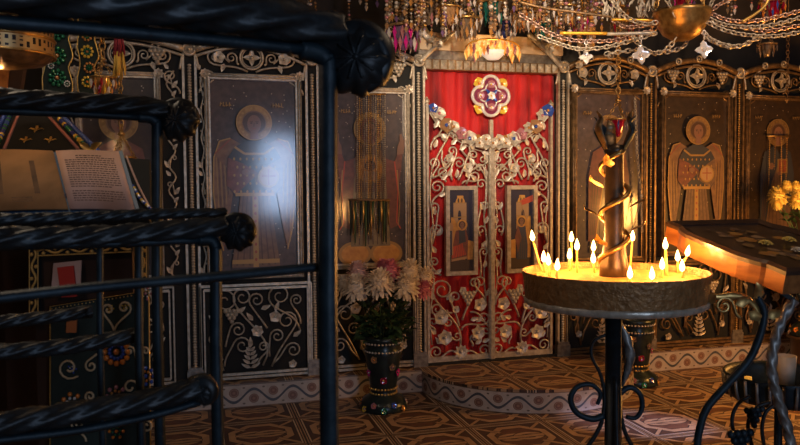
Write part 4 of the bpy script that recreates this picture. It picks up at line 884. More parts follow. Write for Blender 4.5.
for i, (px, py, r, dd, lab) in enumerate(((778, 196, 10, -.05, 'yellow chrysanthemum at the left front of the yellow bunch'), (798, 200, 9, -.08, 'yellow chrysanthemum right of the left front one, partly cut by the picture edge'), (787, 187, 7, .05, 'small yellow chrysanthemum at the top of the yellow bunch'), (796, 188, 7, .08, 'small yellow chrysanthemum at the upper right of the yellow bunch'), (777, 205, 5, -.1, 'tiny yellow chrysanthemum lowest at the left of the bunch'))):
    D_ = d3+dd; hd = dp(px, py, D_); ang = math.atan2(hd.y-m3.y, hd.x-m3.x)
    chrys(lab, hd, r/F*D_, m3+V((.07*math.cos(ang), .07*math.sin(ang), -.005)), 'petal_yellow', 30+i, 'yellow chrysanthemums below the rightmost icon')
t = thing('foliage_bunch', 'dark leaves under the yellow chrysanthemums at the right edge', 'foliage', tuple(m3)); mb = MB()
for k in range(110):
    a = rr.uniform(0, 6.28); r = rr.uniform(.02, .22); z = rr.uniform(-.02, .26)
    mb.leaf(m3+V((r*math.cos(a), r*math.sin(a), z)), (math.cos(a), math.sin(a), rr.uniform(-.6, .6)), (rr.uniform(-.5, .5), rr.uniform(-.5, .5), 1), rr.uniform(.09, .15), .05)
lv = mb.build('leaves', M['leafgreen'], t); lv['kind'] = 'stuff'

# ---------------------------------------------------------------- iron balustrade in the foreground
RXH = V((RT.x, RT.y, 0)).normalized(); FXH = V((fw.x, fw.y, 0)).normalized()
def rp(px, py, D0, vx=1500): return dp(px, py, D0*vx/(vx-px))
b0 = rp(328, 300, 1.15); rail = thing('wrought_iron_railing', 'black wrought iron railing with twisted handrails and curled ends in the foreground', 'railing', (b0.x, b0.y, 0))
def handrail(pts, r, D0, term=None, lob=True):
    P = catmull([rp(x, y, D0) for x, y in pts], 44 if lob else 8); R = [r]*len(P); mb = MB()
    mb.tube(P, r, 20 if lob else 10, lobes=5 if lob else 0, twist=60*.03/r, amp=.19); mb.build('handrail', M['iron'], rail)
    if term:
        cx_, cy_, R_ = term; Dt = D0*1500/(1500-cx_); c = dp(cx_, cy_, Dt); rw = R_/F*Dt
        a0 = math.atan2(-(pts[-1][1]-cy_), pts[-1][0]-cx_); Q = []
        for i in range(90):
            t = i/89; a = a0-t*2*PI*.62; q = rw*(1-.12*t); Q.append(c+RT*(q*.72*math.cos(a))+UP*(q*.72*math.sin(a))-fw*(.10*rw*t))
        mb = MB(); mb.tube(Q, [r*(1-.5*i/89) for i in range(90)], 14, lobes=5, twist=75*.03/r, amp=.10); mb.build('curled_end', M['iron'], rail)
        mb = MB(); R3 = Matrix((RT, UP, -fw)).transposed(); z0 = -fw*rw*.2
        mb.lathe([(rw*.55, -.45*rw), (rw*.86, -.15*rw), (rw*.93, rw*.12), (rw*.80, rw*.38), (rw*.52, rw*.58), (rw*.22, rw*.64), (.0, rw*.64)], c, 60, axis=R3, caps=True, wob=lambda a, i: 1+.085*math.cos(9*a)*(i < 5)); mb.build('rosette', M['iron'], rail)
        mb = MB()
        for k in range(10):
            a = 2*PI*k/10; d = RT*math.cos(a)+UP*math.sin(a); mb.tube(catmull([c-fw*rw*.62, c+d*rw*.30-fw*rw*.66, c+d*rw*.58-fw*rw*.58], 4), [rw*.03, rw*.045]*4+[rw*.04], 6)
        mb.ball(c-fw*rw*.64, rw*.10, 0, 8, 6); mb.build('rosette_petals', M['iron'], rail)
def ibar(name, pts, r, D0, down=False, n=4, m_='ironb'):
    P = [rp(x, y, D0) for x, y in pts]
    P = catmull(P, 6)
    if down: P.append(V((P[-1].x, P[-1].y, .006)))
    mb = MB(); mb.tube(P, r, n); mb.build(name, M[m_], rail)
handrail([(-60, -18), (60, -6), (180, 7), (280, 20), (338, 34)], .036, 1.15, (357, 62, 37))
ibar('support_bar', [(-50, 18), (100, 30), (210, 40), (300, 49)], .0125, 1.15)
ibar('post', [(300, 49), (316, 52), (326, 60), (328, 78), (328, 300)], .0215, 1.15, True)
handrail([(-60, 96), (0, 99), (80, 103), (130, 105), (166, 110)], .0255, 1.9, (179, 121, 22))
ibar('support_bar', [(-50, 109), (60, 113), (140, 117)], .011, 1.9)
ibar('post', [(138, 117), (150, 118), (156, 123), (157, 135), (157, 300)], .0155, 1.9, True)
handrail([(-60, 239), (40, 238), (120, 235), (225, 226)], .0225, 1.55, (238, 233, 19))
handrail([(-60, 220), (60, 218), (150, 214), (226, 213)], .012, 1.62, None)
ibar('support_bar', [(-50, 246), (100, 244), (200, 240)], .010, 1.55)
ibar('post', [(198, 240), (210, 240), (215, 246), (216, 258), (216, 340)], .0155, 1.55, True)
ibar('crossbar', [(-60, 304), (0, 298), (110, 286), (215, 277), (328, 266)], .0095, 1.17)
ibar('post', [(100, 232), (100, 340)], .0085, 1.75, True, 8)
ibar('post', [(139, 232), (139, 340)], .011, 1.7, True, 4)
handrail([(-60, 330), (0, 322), (50, 317), (92, 311)], .016, 1.9)
handrail([(-60, 358), (0, 352), (70, 346), (137, 335)], .018, 1.75)
handrail([(-60, 436), (0, 424), (80, 412), (150, 400), (198, 388)], .023, 1.5, (203, 392, 14))
ibar('support_bar', [(-60, 450), (0, 440), (80, 430), (150, 416), (200, 402)], .010, 1.5)
mb = MB()
for p_ in (rp(328, 300, 1.15), rp(157, 300, 1.9), rp(216, 340, 1.55)): mb.box((p_.x, p_.y, .006), (.09, .09, .012))
fb = mb; 
for p_ in (rp(328, 300, 1.15), rp(157, 300, 1.9), rp(216, 340, 1.55)):
    mb = MB(); mb.box((p_.x, p_.y, .006), (.09, .09, .012)); mb.build('foot_plate', M['iron'], rail)

# ---------------------------------------------------------------- reading desk with the open book
DD = 2.62
def q3(px, py, D_=DD): return dp(px, py, D_)
TLb, TRb, BLb, BRb = q3(-40, 150, 2.86), q3(122, 151, 2.84), q3(-40, 216, DD), q3(141, 213, DD)
uu = (BRb-BLb).normalized(); vv = (TLb-BLb); vv = (vv-uu*vv.dot(uu)).normalized(); nb = uu.cross(vv).normalized()
if nb.dot(EYE-BLb) < 0: nb = -nb
gx0 = q3(33, 300).x; base = V((q3(92, 300).x, q3(92, 300).y, 0))
desk = thing('reading_desk', 'dark carved reading desk with gold vine borders carrying the open book', 'lectern', tuple(base))
HW, HD = (152-30)/F*DD/2, .22; cB = base+FXH*(HD+.02); RD = Matrix((RXH, FXH, V((0, 0, 1)))).transposed()
ztp = q3(92, 243).z; zmid = q3(92, 300).z
mb = MB(); mb.box(base-RXH*.035+FXH*.075+V((0, 0, ztp/2)), (HW*2-.08, .12, ztp-.0), R=RD); mb.build('body', M['darkwood'], desk)
mb = MB(); o_ = (BLb+BRb)/2-nb*.03; 
pl = [BLb-vv*.04-uu*.03-nb*.016, BRb-vv*.04+uu*.04-nb*.016, BRb+vv*.30-uu*.04-nb*.016, BLb+vv*.36-uu*.03-nb*.016]; mb.prism(pl, -nb*.025); mb.prism([BLb-vv*.045-uu*.03-nb*.016, BRb-vv*.045+uu*.04-nb*.016, BRb-vv*.025+uu*.04-nb*.016, BLb-vv*.025-uu*.03-nb*.016], nb*.03); mb.build('sloped_top', M['blackcloth'], desk)
mb = MB(); mb.bar(cB+V((0, 0, ztp-.05)), (BLb+BRb)/2+vv*.15-nb*.03, .12, .12); mb.build('neck', M['darkwood'], desk)
M['goldthread'] = mat('gold_braid', (.62, .36, .09), .2, .5)
def fr_strip(a, b, w_, name='vine_border'):
    a, b = V(a), V(b); L = (b-a).length; d = (b-a).normalized(); s_ = d.cross(FXH).normalized(); f0 = -FXH*.02
    mb = MB(); mb.box((a+b)/2-FXH*.005, (w_, .022, L), 0, Matrix((s_, FXH, d)).transposed()); n = max(4, int(L/.012))
    mb.tube([a+d*(L*i/n)+s_*(w_*.27*math.sin(2*PI*L*i/n/.085))+f0 for i in range(n+1)], .0046, 5, 1)
    for i in range(int(L/.0425)): mb.ball(a+d*(.0425*(i+.5))+s_*(-w_*.26*math.sin(2*PI*.0425*(i+.5)/.085))+f0, .0072, 1, 6, 4)
    for e in (-1, 1): mb.bar(a+s_*e*w_*.5+f0, b+s_*e*w_*.5+f0, .003, .004, 1)
    mb.build(name, [M['blackcloth'], M['goldthread']], desk)
wv = .030
fr_strip(q3(36.5, 320), q3(36.5, 246), wv); fr_strip(q3(40, 251), q3(133, 247), wv); fr_strip(q3(144, 280), q3(144, 238), wv)
# hanging embroidered front
mb = MB(); Pc = [(52, 306), (150, 290), (152, 470), (52, 470)]; P3 = [q3(*p)-FXH*.012 for p in Pc]; mb.prism(P3, FXH*.008); efo = mb.build('embroidered_front', M['cloth'], desk)
mb = MB(); mb.tube([p-FXH*.002 for p in [P3[3], P3[0], P3[1], P3[2]]], .0028, 5)
for a, b, n in ((P3[0], P3[1], 26), (P3[0], P3[3], 40)):
    for i in range(n): mb.ball(a.lerp(b, (i+.5)/n)-FXH*.004+V((0, 0, -.008)), .0028, 0, 5, 4)
mb.build('beaded_edge', M['gold'], desk)
mb = MB()
for p0, c, r, dr, d0 in (((116, 330), (110, 309), 6, 1, (-.3, -1)), ((116, 330), (126, 307), 7, -1, (.3, -1)), ((80, 375), (71, 367), 11, 1, (-1, .4)), ((100, 352), (93, 365), 6, -1, (-.6, .5)), ((98, 410), (92, 395), 5, 1, (.3, -1)), ((140, 365), (131, 350), 5, -1, (-.4, -1)), ((139, 420), (148, 425), 6, 1, (0, 1)), ((104, 405), (132, 386), 9, -1, (.6, -1)), ((88, 440), (80, 422), 7, 1, (0, -1)), ((142, 380), (147, 350), 4, 1, (.2, -1))):
    P = [q3(a, -b)-FXH*.016 for a, b in scroll2((p0[0], -p0[1]), (c[0], -c[1]), r, -dr, 1.2, (d0[0], -d0[1]))]; mb.tube(P, .0042, 5)
mb.build('gold_scroll', mat('gold_thread', (.55, .40, .22), .1, .5), efo)
for i, (px, py, r, c1, c2, n) in enumerate(((118, 351, .058, 'orange', 'blue', 12), (74, 368, .02, 'blue', 'white', 5), (74, 402, .045, 'orange', 'white', 7), (118, 395, .045, 'rose', 'amber', 8), (147, 375, .04, 'blue', 'orange', 8), (118, 430, .034, 'orange', 'green', 6), (112, 308, .016, 'yellow', 'amber', 6), (127, 305, .016, 'yellow', 'amber', 6), (147, 293, .03, 'rose', 'white', 5))):
    mb = MB(); c = q3(px, py)-FXH*.015
    for k in range(n):
        a = 2*PI*k/n; mb.ball(c+RXH*(r*.72*math.cos(a))+V((0, 0, r*.72*math.sin(a))), r*.19, 0, 6, 4); mb.ball(c+RXH*(r*.42*math.cos(a+.2))+V((0, 0, r*.42*math.sin(a+.2))), r*.13, 1, 6, 4)
    mb.ball(c, r*.2, 0, 6, 4); mb.build('rosette', [M[c1], M[c2]], efo)
# card and booklet leaning in the recess
mb = MB(); z_ = q3(70, 290); mb.prism([q3(54, 292)-FXH*.024, q3(83, 291)-FXH*.024, q3(83, 260)-FXH*.012, q3(55, 263)-FXH*.012], FXH*.003); solid(mb, 'paper_card', M['paper'], 'cream paper card standing in the reading desk behind the red booklet', 'card')
mb = MB(); mb.prism([q3(66, 296)-FXH*.036, q3(81, 295)-FXH*.036, q3(76, 265)-FXH*.022, q3(60, 267)-FXH*.022], FXH*.007); solid(mb, 'booklet', M['red'], 'small red booklet leaning on the cream card in the reading desk', 'booklet')
mb = MB(); mb.prism([q3(70, 331)-FXH*.032, q3(80, 331)-FXH*.032, q3(80, 318)-FXH*.026, q3(70, 318)-FXH*.026], FXH*.006); solid(mb, 'matchbox', mat('orange_card', (.40, .12, .03), 0, .6), 'small orange box against the embroidered front of the reading desk', 'box')
# the book
BK = thing('open_book', 'open service book, brown picture page left and printed page right, on the desk', 'book', tuple((BLb+BRb)/2))
def bp(px, py):      # on the plane of the desk top
    d = ray(px, py); t_ = (BLb-EYE).dot(nb)/d.dot(nb); return EYE+d*t_
def page(c4, m_, name, th, sgn):
    tl, tr, br, bl = [bp(*c) for c in c4]; n = 8; vs = []; fs = []
    for j in range(2):
        for i in range(n+1):
            u = i/n; s_ = u if sgn > 0 else 1-u; h = th*(.35+.9*math.sin(min(1, s_*1.25)*PI*.8)*.8)
            vs.append((bl.lerp(br, u) if j == 0 else tl.lerp(tr, u))+nb*h)
    k = len(vs); vs += [v-nb*(th*.9) for v in vs]
    for i in range(n): fs += [(i, i+1, n+2+i, n+1+i), (k+i, i+k+n+1, k+n+2+i, k+i+1), (i, k+i, k+i+1, i+1), (n+1+i, n+2+i, k+n+2+i, k+n+1+i)]
    fs += [(0, n+1, k+n+1, k), (n, k+n, k+2*n+1, 2*n+1)]
    mb = MB(); mb.add(vs, fs); o = mb.build(name, m_, BK)
    def at(u, v):
        s_ = u if sgn > 0 else 1-u; h = th*(.35+.9*math.sin(min(1, s_*1.25)*PI*.8)*.8)
        return bl.lerp(br, u).lerp(tl.lerp(tr, u), v)+nb*(h+.0006)
    return o, at
lp, la = page(((-40, 152), (53, 151.5), (68, 209), (-40, 214)), M['paperb'], 'left_page', .012, -1)
rg, ra = page(((56, 151.5), (119, 153), (136, 212), (70, 209)), M['paper'], 'right_page', .012, 1)
mb = MB(); rr = random.Random(11); 
def quad(at, u0, u1, v0, v1): mb.add([at(u0, v0), at(u1, v0), at(u1, v1), at(u0, v1)], [(0, 1, 2, 3)], 0, False)
for i in range(21):
    v = .885-.0385*i; u = .11 if i > 1 else .3
    if i == 15: continue
    while u < (.90 if i not in (0, 14, 20) else .7):
        w_ = rr.uniform(.02, .07); quad(ra, u, min(.9, u+w_), v, v+.017); u += w_+.013
tx_ = mb.build('printed_text', M['ink'], rg)
mb = MB()
for a in ((.38, .78, .24, .80),): quad(la, *a)
for i in range(3): quad(la, .5, .70, .12-.03*i+.05, .135-.03*i+.05)
mb.build('picture', mat('brown_ink', (.17, .09, .04), 0, .9, (.09, .05, .025), 16), lp)
mb = MB(); mb.prism([bp(-42, 219)-nb*.013, bp(139, 214)-nb*.013, bp(120, 150.5)-nb*.013, bp(-42, 150)-nb*.013], nb*.004); mb.build('cover', M['bluecover'], BK)
mb = MB(); mb.prism([bp(136.5, 212)-nb*.002, bp(140.5, 213)-nb*.002, bp(122.5, 151.5)-nb*.002, bp(119, 152)-nb*.002], nb*.008); mb.build('cover_edge', M['bluecover'], BK)
mb = MB(); mb.tube(catmull([bp(126, 155)-nb*.006, bp(136, 180)-nb*.006, bp(146, 200)-nb*.006, bp(151, 209)-nb*.006], 6), .004, 6)
P = catmull([bp(133, 186), bp(140, 198), bp(150, 208)], 6)
for i, p in enumerate(P): mb.ball(p, .0065, 1+i % 3, 6, 4)
mb.build('beaded_ribbon', [M['paper'], M['blue'], M['yellow'], M['white']], BK)

# sloped stand with the beaded trapezoid cover behind the book
D3a, D3b = 3.15, 3.45
tz = thing('draped_lectern', 'small lectern under a black cover edged with blue and yellow beads behind the book', 'lectern', tuple(V((dp(45, 150, D3a).x, dp(45, 150, D3a).y, 0))))
c4 = [dp(-14, 152, D3a), dp(98, 152, D3a), dp(56, 111, D3b), dp(8, 111, D3b)]; nz_ = (c4[1]-c4[0]).cross(c4[3]-c4[0]).normalized()
if nz_.dot(EYE-c4[0]) < 0: nz_ = -nz_
mb = MB(); mb.prism(c4, -nz_*.02); mb.build('cover', M['blackcloth'], tz)
mb = MB(); ctr = (c4[0]+c4[1])/2+FXH*.17; mb.box((ctr.x, ctr.y, (c4[0].z-.03)/2), (.42, .24, c4[0].z-.03), R=RD); mb.build('body', M['darkwood'], tz)
def bl4(u, v): return c4[0].lerp(c4[1], u).lerp(c4[3].lerp(c4[2], u), v)
rr = random.Random(2)
for (a, b) in (((.0, 0), (.0, 1)), ((1, 0), (1, 1)), ((.07, 0), (.10, 1)), ((.93, 0), (.90, 1))):
    mb = MB()
    for i in range(24): p = bl4(a[0]+(b[0]-a[0])*i/24, i/24); mb.ball(p+nz_*.006, .0125, rr.randrange(4) if a[0] in (.07, .93) else 0, 6, 4)
    mb.build('bead_row', [M['blue'], M['yellow'], M['green'], M['navy']], tz)
mb = MB(); q_ = [bl4(.16, 0.05), bl4(.24, .92), bl4(.76, .92), bl4(.84, .05)]; mb.tube([p+nz_*.004 for p in q_], .007, 6); mb.build('pink_braid', mat('pink_braid', (.40, .16, .12), 0, .8), tz)
mb = MB()
for (u, v, r) in ((.5, .5, .035), (.36, .25, .03), (.62, .25, .03)):
    c = bl4(u, v)+nz_*.004
    for k in range(4): a = k*PI/2; mb.leaf(c, (c4[1]-c4[0]).normalized()*math.cos(a)+(c4[3]-c4[0]).normalized()*math.sin(a), nz_, r, r*.4)
mb.build('gold_crosses', M['gold'], tz)
mb = MB(); c = dp(90, 149, D3a-.02); mb.leaf(c, RXH+V((0, 0, .5)), -FXH, .06, .03); mb.leaf(c, -RXH+V((0, 0, .6)), -FXH, .05, .03); solid(mb, 'gilt_clasp', M['gold'], 'gilt leaf clasp at the lower right corner of the beaded cover', 'clasp')
# brown wooden board standing at the left edge
mb = MB(); mb.prism([dp(-30, 113, 3.5), dp(17, 109, 3.5), dp(24, 66, 3.5), dp(-30, 62, 3.5)], FXH*.03); mb.prism([dp(-30, 113, 3.49), dp(6, 110, 3.49), dp(10, 64, 3.49), dp(-30, 62, 3.49)], -FXH*.012, 1); solid(mb, 'wooden_board', [M['darkwood'], M['wood']], 'orange-brown wooden board standing behind the beaded lectern at the left edge', 'board')
mb = MB(); mb.box(dp(-6, 113, 3.6)*1.0+V((0, 0, -dp(-6, 113, 3.6).z/2)), (.4, .2, dp(-6, 113, 3.6).z), R=RD); solid(mb, 'pedestal', M['darkwood'], 'dark pedestal under the orange-brown board at the left edge', 'pedestal')

# ---------------------------------------------------------------- hanging lamps, hangings and beads
def chain(mb, pts, link, r, m=0):
    P = [V(p) for p in pts]; L = [0]
    for a, b in zip(P[:-1], P[1:]): L.append(L[-1]+(b-a).length)
    n = max(2, int(L[-1]/link)); j = 0
    for i in range(n):
        s_ = L[-1]*(i+.5)/n
        while j < len(P)-2 and L[j+1] < s_: j += 1
        t = (s_-L[j])/max(1e-6, L[j+1]-L[j]); c = P[j].lerp(P[j+1], t); d = (P[j+1]-P[j]).normalized(); s2 = d.orthogonal().normalized()
        s2 = (Matrix.Rotation(PI/2*(i % 2)+.4, 3, d) @ s2)
        mb.tube([c+d*(link*.72*math.cos(a))+s2*(link*.46*math.sin(a)) for a in [2*PI*k/8 for k in range(8)]], r, 4, m, closed=True)
def drop(mb, c, h, r, m=0):
    c = V(c); mb.add([c, c+V((r, 0, -h*.45)), c+V((0, r, -h*.45)), c+V((-r, 0, -h*.45)), c+V((0, -r, -h*.45)), c+V((0, 0, -h))], [(0, 1, 2), (0, 2, 3), (0, 3, 4), (0, 4, 1), (5, 2, 1), (5, 3, 2), (5, 4, 3), (5, 1, 4)], m, False)
CE = 4.3
def lamp(label, px, py, D_, rpx, cup, drops, met='brass', n=14, tiers=2, group='hanging oil lamps over the screen', hpx=None):
    c = dp(px, py, D_); r = rpx/F*D_; h = (hpx or rpx*1.2)/F*D_
    t = thing('hanging_lamp', label, 'hanging lamp', (c.x, c.y, c.z), group)
    mb = MB(); mb.lathe([(.0, -h), (r*.16, -h*.98), (r*.30, -h*.7), (r*.52, -h*.3), (r*.6, h*.1), (r*.66, h*.25), (r*.6, h*.25), (r*.5, 0), (.0, -h*.1)], c, 16); mb.build('glass_cup', M[cup], t)
    mb = MB(); mb.tube([c+V((r*math.cos(a), r*math.sin(a), h*.15)) for a in [2*PI*k/20 for k in range(20)]], r*.09, 6, closed=True)
    for k in range(3): a = 2*PI*k/3+.4; mb.tube([c+V((r*.62*math.cos(a), r*.62*math.sin(a), h*.1)), c+V((r*math.cos(a), r*math.sin(a), h*.15))], r*.06, 5)
    mro = mb.build('metal_ring', M[met], t); mb = MB(); mb.lathe([(r*.22, h*1.35), (r*.3, h*1.42), (r*.1, h*1.62), (.0, h*1.7)], c, 12); mb.build('finial', M[met], t)
    mb = MB()
    for k in range(3): a = 2*PI*k/3+.4; chain(mb, [c+V((r*math.cos(a), r*math.sin(a), h*.15)), c+V((0, 0, h*1.4))], max(.02, r*.16), r*.035)
    chain(mb, [c+V((0, 0, h*1.6)), V((c.x, c.y, min(CE, c.z+1.2)))], .035, .005)
    if c.z+1.2 < CE: mb.tube([V((c.x, c.y, c.z+1.2)), V((c.x, c.y, CE))], .004, 5)
    mb.build('chain', M[met], t)
    for j in range(tiers):
        for k in range(n):
            a = 2*PI*(k+.5*j)/n; q = r*(1-.32*j); mb = MB(); drop(mb, c+V((q*math.cos(a), q*math.sin(a), h*(.1-.45*j))), h*.72, r*.13); mb.build('crystal_drop', M[drops[(k+j) % len(drops)]], mro)
    return t
for a in (('hanging lamp with magenta glass drops left of the doorway', 404, 30, 5.5, 17, 'violet', ('magenta', 'violet', 'clear', 'magenta', 'rose'), 'bronze', 13),
    ('bronze hanging lamp right behind the pale crescent bracket on the left', 429, 8, 5.6, 14, 'smoke', ('topaz', 'smoke', 'rose'), 'bronze', 10),
    ('amber-dropped hanging lamp just left of the dark green glass cup', 466, 22, 5.5, 14, 'smoke', ('topaz', 'amber', 'clear', 'smoke'), 'brass', 12),
    ('hanging lamp with smoky drops above the left end of the lintel', 449, 10, 5.35, 12, 'topaz', ('amber', 'clear', 'topaz'), 'brass', 11),
    ('hanging lamp with a dark green glass cup above the doors', 491, 6, 5.5, 15, 'teal', ('teal', 'smoke', 'clear'), 'brass', 9),
    ('hanging lamp with a navy glass cup above the orange crystal fan', 505, 24, 5.85, 12, 'navy', ('blue', 'clear', 'white'), 'silver', 8),
    ('hanging lamp with amber drops right of the navy glass cup', 525, 14, 5.5, 14, 'smoke', ('amber', 'orange', 'clear', 'topaz'), 'brass', 13),
    ('hanging lamp with a small teal cup over the right end of the lintel', 545, 26, 5.7, 11, 'teal', ('teal', 'topaz', 'clear'), 'silver', 9),
    ('hanging lamp with clear and amber drops hanging just left of the upper gold bars', 566, 10, 5.4, 13, 'smoke', ('clear', 'amber', 'smoke'), 'brass', 12),
    ('hanging lamp with rose glass drops above the lower gold bar', 581, 20, 5.6, 10, 'rose', ('rose', 'magenta', 'amber'), 'brass', 9),
    ('hanging lamp with smoky drops behind the chains near the brass bowl', 622, 25, 5.7, 11, 'smoke', ('topaz', 'smoke', 'ruby'), 'brass', 9),
    ('hanging lamp with ruby drops above the brass chandelier bowl', 681, -2, 5.4, 10, 'ruby', ('ruby', 'smoke', 'magenta'), 'bronze', 9),
    ('hanging lamp with red drops in the top right corner', 772, 4, 5.4, 12, 'ruby', ('ruby', 'orange', 'smoke', 'blue'), 'brass', 10),
    ('bronze lamp of faceted drops hanging low under the chain swags at the right', 767, 46, 5.6, 9, 'smoke', ('topaz', 'smoke'), 'bronze', 8)): lamp(*a)
lamp('ruby glass hanging lamp in a brass crown above the candle stand pillar', 618, 122, 5.3, 11, 'ruby', ('violet', 'navy', 'silver'), 'brass', 6, 1, 'hanging lamps before the icons', 15)
lamp('brass hanging lamp ringed with amber and ruby beads left of the tassel', 103, 80, 3.7, 12, 'amber', ('amber', 'ruby', 'yellow', 'clear'), 'brass', 12, 2, 'hanging lamps on the left')
lamp('gilt hanging lamp on three chains before the dark icon behind the book', 122, 160, 4.6, 13, 'smoke', ('topaz', 'amber'), 'brass', 8, 1, 'hanging lamps before the icons', 18)
# bead strings
BM = ['amber', 'topaz', 'smoke', 'clear', 'violet', 'rose', 'orange', 'silver', 'brass', 'green']; BMM = [M[k] for k in BM]
rr = random.Random(21)
for i in range(170):
    px = rr.uniform(225, 800) if i > 105 else rr.uniform(385, 600); D_ = rr.uniform(5.05, 5.9); pb = rr.uniform(4, 38) if 385 < px < 560 else rr.uniform(8, 50) if 560 < px < 650 else rr.uniform(4, 26)
    if 425 < px < 560: pb = min(pb, 36)
    b = dp(px, pb, D_); mb = MB(); n = rr.randrange(11, 19); st_ = .028
    for k in range(n):
        z = b.z+.05+k*st_; m_ = rr.choice((0, 1, 1, 1, 2, 2, 2, 3, 3, 4, 5, 7, 8, 8)); mb.ball((b.x, b.y, z), rr.choice((.009, .011, .013, .016, .02)), m_, 6, 4, (1, 1, .8))
    drop(mb, b+V((0, 0, .05)), .06, .015, rr.choice((0, 1, 1, 2, 2, 3, 4))); mb.tube([b+V((0, 0, .04)), V((b.x, b.y, CE))], .002, 4, 2)
    solid(mb, 'bead_string', BMM, 'string of glass beads with a faceted drop hanging above the screen', 'bead string', 'bead strings above the screen')
# glowing orange crystal fan over the lintel
M['lit_orange'] = mat('lit_orange_glass', (.8, .28, .05), 0, .2, emit=(1, .32, .05), es=.55, coat=1.); M['lit_yellow'] = mat('lit_yellow_glass', (.8, .55, .15), 0, .2, emit=(1, .62, .18), es=.6, coat=1.); M['lit_milk'] = mat('lit_milk_glass', (.8, .74, .66), 0, .3, emit=(1, .8, .6), es=.5)
c = wp(493, 55, -.16); t = thing('crystal_fan', 'crown-shaped lamp of orange and yellow glass above the lintel', 'lamp', tuple(c))
for j, (R_, z0, h) in enumerate(((.235, .0, .105), (.165, .03, .095))):
    for i in range(19 if j == 0 else 15):
        n = 18 if j == 0 else 14; a = PI*i/n; x = R_*math.cos(a); mb = MB(); drop(mb, c+V((x, -.06*math.sin(a)-.015*j, .05+.065*math.sin(a)-.03*j)), h, .018); mb.build('glass_drop', M[('lit_orange', 'lit_yellow', 'lit_orange', 'lit_yellow', 'rose')[i % 5]], t)
mb = MB(); mb.tube([c+V((.235*math.cos(PI*i/18), -.06*math.sin(PI*i/18), .055+.065*math.sin(PI*i/18))) for i in range(19)], .007, 6); mb.tube([c+V((-.235, 0, .055)), c+V((0, .06, .05)), c+V((.235, 0, .055))], .007, 6); mb.build('crown_ring', M['goldbar'], t)
mb = MB(); mb.lathe([(.0, -.04), (.05, -.035), (.09, .0), (.105, .03), (.095, .03), (.0, .01)], c+V((0, 0, .0)), 20); mb.build('milk_glass_bowl', M['lit_milk'], t)
mb = MB(); chain(mb, [c+V((0, 0, .12)), V((c.x, c.y, c.z+.9))], .03, .004); mb.tube([c+V((0, 0, .03)), c+V((0, 0, .13))], .005, 5); mb.tube([V((c.x, c.y, c.z+.9)), V((c.x, c.y, CE))], .004, 5); mb.build('chain', M['brass'], t)
l = bpy.data.lights.new('crystal_light', 'POINT'); l.energy = 2.2; l.color = (1, .62, .25); l.shadow_soft_size = .05; lo = bpy.data.objects.new('crystal_light', l); COL.objects.link(lo); lo.parent = t; lo.location = (0, -.01, .065)
# strands hung before the icons
def strands(label, x0, x1, ytop, ybot, n, mats_, seed, yy=-.07, fringe=None, yv=12):
    a, b = wp((x0+x1)/2, ytop, yy), None; rr = random.Random(seed)
    t = thing('votive_strands', label, 'bead strands', tuple(a), 'votive strands before the icons')
    for i in range(n):
        px = x0+(x1-x0)*(i+.5)/n; p = wp(px, ytop+rr.uniform(0, 3), yy-.01*(i % 2)); q = wp(px+rr.uniform(-1.5, 1.5), ybot-rr.uniform(0, yv), yy-.01*(i % 2)); L = p.z-q.z; mb = MB(); k = int(L/.017)
        for j in range(k): mb.ball((p.x+(q.x-p.x)*j/k, p.y, p.z-.017*j), rr.uniform(.005, .0075), 0, 5, 4)
        mb.tube([p, q], .0015, 4, 0); mb.build('bead_strand', M[mats_[i % len(mats_)]], t)
    if fringe:
        fx0, fx1, fy0, fy1 = fringe
        for i in range(16):
            px = fx0+(fx1-fx0)*(i+.5)/16; p = wp(px, fy0, yy-.03); q = wp(px, fy1-rr.uniform(0, 26), yy-.03); mb = MB(); mb.tube([p, p.lerp(q, .5)+V((rr.uniform(-.01, .01), 0, 0)), q], [.007, .009, .005], 6); mb.build('fringe_cord', M[('cloth', 'brass', 'leafgreen', 'smoke', 'cloth', 'gold', 'leafgreen')[i % 7]], t)
        mb = MB(); mb.tube([wp(fx0, fy0, yy-.03), wp(fx1, fy0, yy-.03)], .010, 6); mb.build('fringe_bar', M['bronze'], t)
    mb = MB(); mb.tube([wp(x0, ytop, yy), wp(x1, ytop, yy)], .007, 6); mb.bar(wp((x0+x1)/2, ytop, yy), wp((x0+x1)/2, ytop, -.01), .008, .008); mb.build('hanger', M['brass'], t)
strands('silver and gilt strands with a dark fringe hung before the raised-hands icon', 356, 386, 94, 240, 13, ('silver', 'gold', 'brass', 'dull'), 3, -.075, (349, 390, 200, 247))
strands('gold bead strands hung before the rightmost icon', 767, 790, 136, 198, 4, ('gold', 'brass'), 4, -.075, None, 30)
mb = MB(); chain(mb, [wp(635, 97, -.08), wp(637, 150, -.09), wp(641, 196, -.09)], .022, .0035); chain(mb, [wp(641, 196, -.09), wp(634, 226, -.09)], .02, .003); chain(mb, [wp(641, 196, -.09), wp(642, 232, -.09)], .02, .003); mb.ball(wp(641, 196, -.09), .018, 0, 8, 6); solid(mb, 'silver_chain', M['silver'], 'thin silver chain hanging beside the right edge of the icon behind the candle stand', 'chain')
mb = MB(); a = wp(787, 97, -.2); chain(mb, [a, V((a.x, a.y, a.z+.7))], .03, .004); mb.tube([V((a.x, a.y, a.z+.7)), V((a.x, a.y, CE))], .003, 5); drop(mb, a, .06, .018); solid(mb, 'lamp_chain', M['bronze'], 'bronze chain hanging straight down before the rightmost icon', 'chain')
